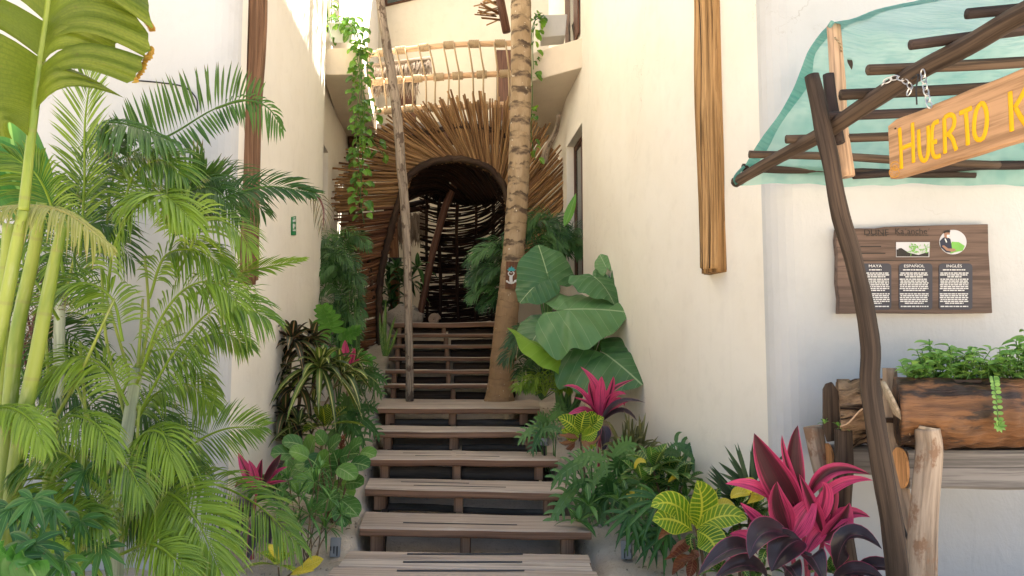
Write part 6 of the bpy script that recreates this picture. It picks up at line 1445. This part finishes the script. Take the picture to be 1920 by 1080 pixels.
for k in range(9): a = rad(rnd(140, 175)); b = P(1395, 950, 4.62); d = V((math.cos(a), -.3, math.sin(a) + .4)); leaf(mb, b, b + d * .14, b + d * .27, .025, V((0, -1, .3)), 'lance', .3, 5, 1)
mb.build('foliage', m_yucca, t); stems(t, [P(1408, 918, 4.6)], bp(1408, 1000, 4.65), .02, m_stem)
# bright croton
t = plant('croton', 'bright yellow-green croton with large netted leaves beside the magenta cordyline', 'croton', bp(1310, 1075, 4.55))
mb = MB()
for a, b, c, w, v in (((1305, 990), (1316, 948), (1306, 900), 50, .8), ((1302, 985), (1264, 946), (1220, 950), 36, .88), ((1298, 995), (1262, 975), (1223, 976), 42, .75), ((1305, 992), (1352, 968), (1402, 974), 34, .95), ((1306, 996), (1332, 1012), (1346, 1044), 44, .55)):
    leafp(mb, a, b, c, w * 1.22, 4.45, rnd(.08, .16), kind='obov', var=v, n=12, m=3, wave=.012, fold=.12, nrm=V((rnd(-.3, .3), -.95, .3)))
mb.build('bright_leaf', m_crot, t); mb = MB()
for a, b, c, w, v in (((1308, 975), (1290, 945), (1280, 942), 26, .5), ((1318, 975), (1338, 955), (1372, 948), 30, .35), ((1320, 970), (1340, 930), (1345, 915), 24, .2), ((1300, 1000), (1295, 1020), (1310, 1048), 26, .2), ((1310, 1000), (1340, 1000), (1372, 1012), 26, .3), ((1300, 1005), (1330, 1035), (1330, 1070), 30, .1)): leafp(mb, a, b, c, w, 4.55, .05, kind='obov', var=v, n=9)
mb.build('leaf', m_crotd, t); mb = MB()
for a, b, c, w in (((1280, 1000), (1255, 998), (1234, 1012), 34), ((1285, 1010), (1272, 1025), (1255, 1040), 34), ((1290, 1022), (1275, 1040), (1245, 1050), 26), ((1295, 1030), (1300, 1045), (1262, 1055), 26), ((1290, 1040), (1276, 1060), (1260, 1078), 34), ((1300, 1045), (1296, 1068), (1290, 1085), 30)): leafp(mb, a, b, c, w * .62, 4.5, rnd(0, .2), kind='lance', fold=rnd(-.6, .8), n=9, wave=.10)
mb.build('old_leaf', m_croto, t); stems(t, [P(1304, 985, 4.5), P(1300, 1010, 4.52)], bp(1310, 1080, 4.55), .012)
t = plant('croton', 'yellow-veined green croton between the bright croton and the yucca', 'croton', bp(1400, 1040, 4.6))
mb = MB(); 
for x, y, n in ((1385, 955, 9), (1410, 965, 9), (1420, 985, 8), (1370, 985, 7)): rosette(mb, P(x, y, 4.55 + rnd(-.05, .1)), n, M(66, 4.5), M(30, 4.5), 65, 0, .25, 'obov', (0, .9), .15, 2, 9, stem=.1)
mb.build('foliage', m_crotd, t); mb = MB()
for a, b, c, w, v in (((1392, 930), (1405, 912), (1420, 902), 30, .9), ((1370, 935), (1385, 925), (1408, 928), 26, .7), ((1340, 955), (1355, 945), (1378, 948), 22, .8), ((1400, 945), (1420, 930), (1410, 925), 24, .95)): leafp(mb, a, b, c, w, 4.45, .03, kind='obov', var=v, n=9)
mb.build('bright_leaf', m_croty, t); stems(t, [P(1385, 960, 4.55), P(1412, 970, 4.55), P(1372, 990, 4.5)], bp(1400, 1050, 4.6), .01)
# the big magenta cordyline
cb = V((M(1500 - 960, 3.95), 3.95, -.02))
t = plant('cordyline', 'big vivid magenta and burgundy cordyline in front of the planter stand', 'cordyline', cb)
BIG = [((1500, 965), (1452, 890), (1414, 812), 58, .22), ((1500, 965), (1486, 870), (1496, 797), 36, .15), ((1482, 1005), (1458, 955), (1457, 902), 48, .42), ((1482, 1012), (1505, 968), (1532, 932), 46, 1), ((1542, 1000), (1524, 950), (1498, 888), 26, .55), ((1545, 992), (1556, 940), (1566, 898), 26, .35), ((1514, 935), (1556, 884), (1632, 890), 26, .5), ((1520, 958), (1572, 908), (1638, 901), 20, .95), ((1452, 940), (1410, 912), (1360, 907), 24, 1), ((1450, 1002), (1415, 972), (1388, 942), 24, .9), ((1428, 1016), (1398, 1006), (1368, 1001), 24, .95), ((1545, 1002), (1582, 965), (1632, 970), 26, .75), ((1540, 1015), (1572, 982), (1593, 942), 44, .55), ((1470, 985), (1448, 930), (1440, 900), 22, .9), ((1510, 1040), (1535, 1000), (1552, 996), 28, .85), ((1555, 1022), (1560, 1030), (1562, 1048), 36, 1), ((1512, 960), (1478, 880), (1466, 815), 16, .6), ((1530, 990), (1545, 930), (1540, 905), 30, .9)]
mb = MB()
for a, b, c, w, v in BIG: leafp(mb, a, b, c, w, 3.85, rnd(-.02, .14), kind='lance', var=v, n=12, m=3, fold=.28, nrm=V((rnd(-.5, .5), -.9, .4)))
mb.build('leaf', m_cord, t); mb = MB()
for a, b, c, w in (((1482, 1005), (1432, 1000), (1405, 1048), 52), ((1502, 1012), (1470, 1030), (1446, 1072), 62), ((1568, 1068), (1596, 1005), (1654, 1030), 42), ((1422, 1042), (1372, 1030), (1308, 1080), 40), ((1515, 1068), (1522, 1045), (1548, 1098), 50), ((1598, 1092), (1645, 1062), (1705, 1088), 34), ((1440, 1088), (1398, 1060), (1338, 1088), 40), ((1560, 1090), (1610, 1072), (1660, 1090), 36), ((1470, 1090), (1480, 1062), (1500, 1095), 44)): leafp(mb, a, b, c, w, 3.75, rnd(.1, .2), kind='lance', var=rnd(0, .5), n=12, m=3, fold=.25)
mb.build('lower_leaf', m_cordd, t)
stems(t, [P(1482, 1005, 3.85), P(1502, 965, 3.86), P(1545, 1005, 3.85), P(1515, 1060, 3.82)], cb, .015, m_pinkstem)
t = plant('leafy_plant', 'dark broad-leaved plant at the foot of the big magenta cordyline', 'plant', bp(1420, 1085, 4.2))
mb = MB()
for x, y in ((1380, 1060), (1420, 1075), (1440, 1030), (1350, 1075), (1560, 1075)): rosette(mb, P(x, y, 4.25), 9, .17, .06, 70, 0, .3, 'ovate', (0, 1), .15, 2, 6)
mb.build('foliage', m_crotd, t)
t = plant('leafy_plant', 'dark undergrowth under the middle philodendrons of the right bed', 'plant', bp(1150, 970, 5.6))
mb = MB()
for k in range(22): rosette(mb, bp(rnd(1080, 1290), rnd(880, 985), rnd(5.4, 6.1)), 8, .24, .045, 70, 0, .3, 'lance', (0, .7), .15, 1, 5)
mb.build('foliage', m_narrow, t)
# herbs in the log troughs
t = plant('herb_plant', 'fresh bright green herbs growing out of the reddish log planter', 'herbs', P(1800, 712, 3.63))
mb = MB(); sm = MB()
for k in range(150):
    x = 1702 + k * 2.5 + rnd(-6, 6); h = rnd(8, 48) * (1.0 if x > 1720 else .6); x2 = x + rnd(-22, 22); b = P(x, 716, 3.63 + rnd(-.08, .08)); e = P(x2, 702 - h, 3.62 + rnd(-.14, .1)); pth = spline([b, b.lerp(e, .5) + V((rnd(-.02, .02), 0, .01)), e], 6); tube(sm, pth, .0022, 4, cap=False)
    for q in range(int(5 + h / 6)):
        p = pth[1 + q % 5]; a = rnd(0, 6.28); d = V((math.cos(a), math.sin(a), rnd(-.1, .6))).normalized(); s = rnd(.03, .062); leaf(mb, p, p + d * s * .5, p + d * s + GR * s * .15, s * .52, V((rnd(-.3, .3), -.4, .8)), 'ovate', .2, 4, 1)
for px0, py0, n in ((1742, 646, 20), (1905, 650, 26), (1925, 632, 20), (1780, 660, 12)):
    b = P(px0 + 10, 712, 3.62); e = P(px0, py0 - 10, 3.58); pth = spline([b, b.lerp(e, .5), e], 8); tube(sm, pth, .003, 4)
    for q in range(n): p = pth[rnd(2, 7.9).__int__()]; a = rnd(0, 6.28); d = V((math.cos(a), math.sin(a), rnd(-.2, .5))).normalized(); s = rnd(.05, .085); leaf(mb, p, p + d * s * .5, p + d * s + GR * s * .2, s * .45, V((rnd(-.3, .3), -.4, .8)), 'ovate', .2, 4, 1)
mb.build('foliage', m_mint, t); sm.build('stem', m_stalk, t)
t = plant('trailing_herb', 'single trailing sprig hanging down the face of the reddish log planter', 'herb', P(1866, 712, 3.42))
mb = MB(); sm = MB(); pth = spline([P(1862, 705, 3.5), P(1864, 718, 3.41), P(1868, 750, 3.40), P(1872, 798, 3.41)], 14); tube(sm, pth, .003, 5)
for k in range(13):
    for s in (-1, 1):
        p = pth[k + 1]; d = V((s, -.3, rnd(-.2, .2))).normalized(); leaf(mb, p, p + d * .012, p + d * .025, .018, V((0, -1, .3)), 'round', .1, 5, 1)
for k in range(9): a = k * .7; p = pth[-1]; d = V((math.cos(a), -.4, math.sin(a))); leaf(mb, p, p + d * .016, p + d * .032, .02, V((0, -1, .3)), 'ovate', .1, 4, 1)
mb.build('foliage', m_mint, t); sm.build('stem', m_stalk, t)
t = plant('sprout', 'tiny sprouts on the rotten log and post tops behind the shelter post', 'sprout', P(1590, 800, 3.98))
mb = MB()
for x, y, Y in ((1546, 795, 4.0), (1572, 800, 3.95), (1580, 806, 3.94)): rosette(mb, P(x, y, Y), 7, .05, .014, 80, 20, .3, 'lance', (0, 1), .2, 1, 4)
mb.build('foliage', m_mint, t)
mb = MB(); tube(mb, spline([P(1575, 800, 3.92), P(1592, 792, 3.9), P(1610, 772, 3.9), P(1626, 762, 3.9)], 10), .005, 5); o = mb.build('stem', m_rail, t)
GROUPS = {'plaster_building': 'plaster buildings round the passage', 'ground_spotlight': 'ground spotlights along the stairs', 'concrete_planter': 'planter pots on the balconies', 'hanging_vine': 'pothos vines hanging from the balconies', 'parlor_palm': 'parlor palms near the arch', 'croton': 'crotons in the beds', 'cordyline': 'cordylines in the beds', 'cut_leaf_philodendron': 'cut-leaf philodendrons in the beds', 'log_planter': 'log planters on the stand', 'leafy_plant': 'leafy undergrowth plants in the beds', 'chain': 'steel chains of the hanging sign', 'thatched_canopy': 'thatched canopies beyond the arch', 'cable': 'cables on the left building'}
for o in S.objects:
    if o.parent is None and o.name.split('.')[0] in GROUPS: o['group'] = GROUPS[o.name.split('.')[0]]
# ---------------------------------------------------------------- camera, light
cd = bpy.data.cameras.new('camera'); cam = bpy.data.objects.new('camera', cd); COL.objects.link(cam)
cam.location = CAM; cam.rotation_euler = (math.pi / 2 + PIT, 0, 0); cd.sensor_width = 36; cd.lens = 36 * F / 1920; cd.clip_end = 1000; S.camera = cam
SUN_EL, SUN_AZ = 58, 62          # azimuth clockwise from +Y
wd = bpy.data.worlds.new('World'); S.world = wd; wd.use_nodes = True
nt_ = wd.node_tree; sk = nt_.nodes.new('ShaderNodeTexSky'); sk.sky_type = 'NISHITA'; sk.sun_disc = False
sk.sun_elevation = rad(SUN_EL); sk.sun_rotation = rad(SUN_AZ); sk.dust_density = 2.5; sk.air_density = 1.0
nt_.links.new(sk.outputs[0], nt_.nodes['Background'].inputs[0]); nt_.nodes['Background'].inputs[1].default_value = .05
sl_ = bpy.data.lights.new('sun', 'SUN'); sl_.energy = 5.0; sl_.angle = rad(.5); sl_.color = (1, .94, .84)
so = bpy.data.objects.new('sun', sl_); COL.objects.link(so)
sdir = V((math.sin(rad(SUN_AZ)) * math.cos(rad(SUN_EL)), math.cos(rad(SUN_AZ)) * math.cos(rad(SUN_EL)), math.sin(rad(SUN_EL))))
so.rotation_euler = (-sdir).to_track_quat('-Z', 'Y').to_euler(); so.location = (4, 4, 14)
S.view_settings.view_transform = 'Standard'; S.view_settings.look = 'None'; S.view_settings.exposure = 2.87; S.view_settings.gamma = 1
S.view_settings.use_white_balance = True; S.view_settings.white_balance_temperature = 6800; S.view_settings.white_balance_tint = 10
S.cycles.max_bounces = 10; S.cycles.diffuse_bounces = 6; S.cycles.transparent_max_bounces = 12
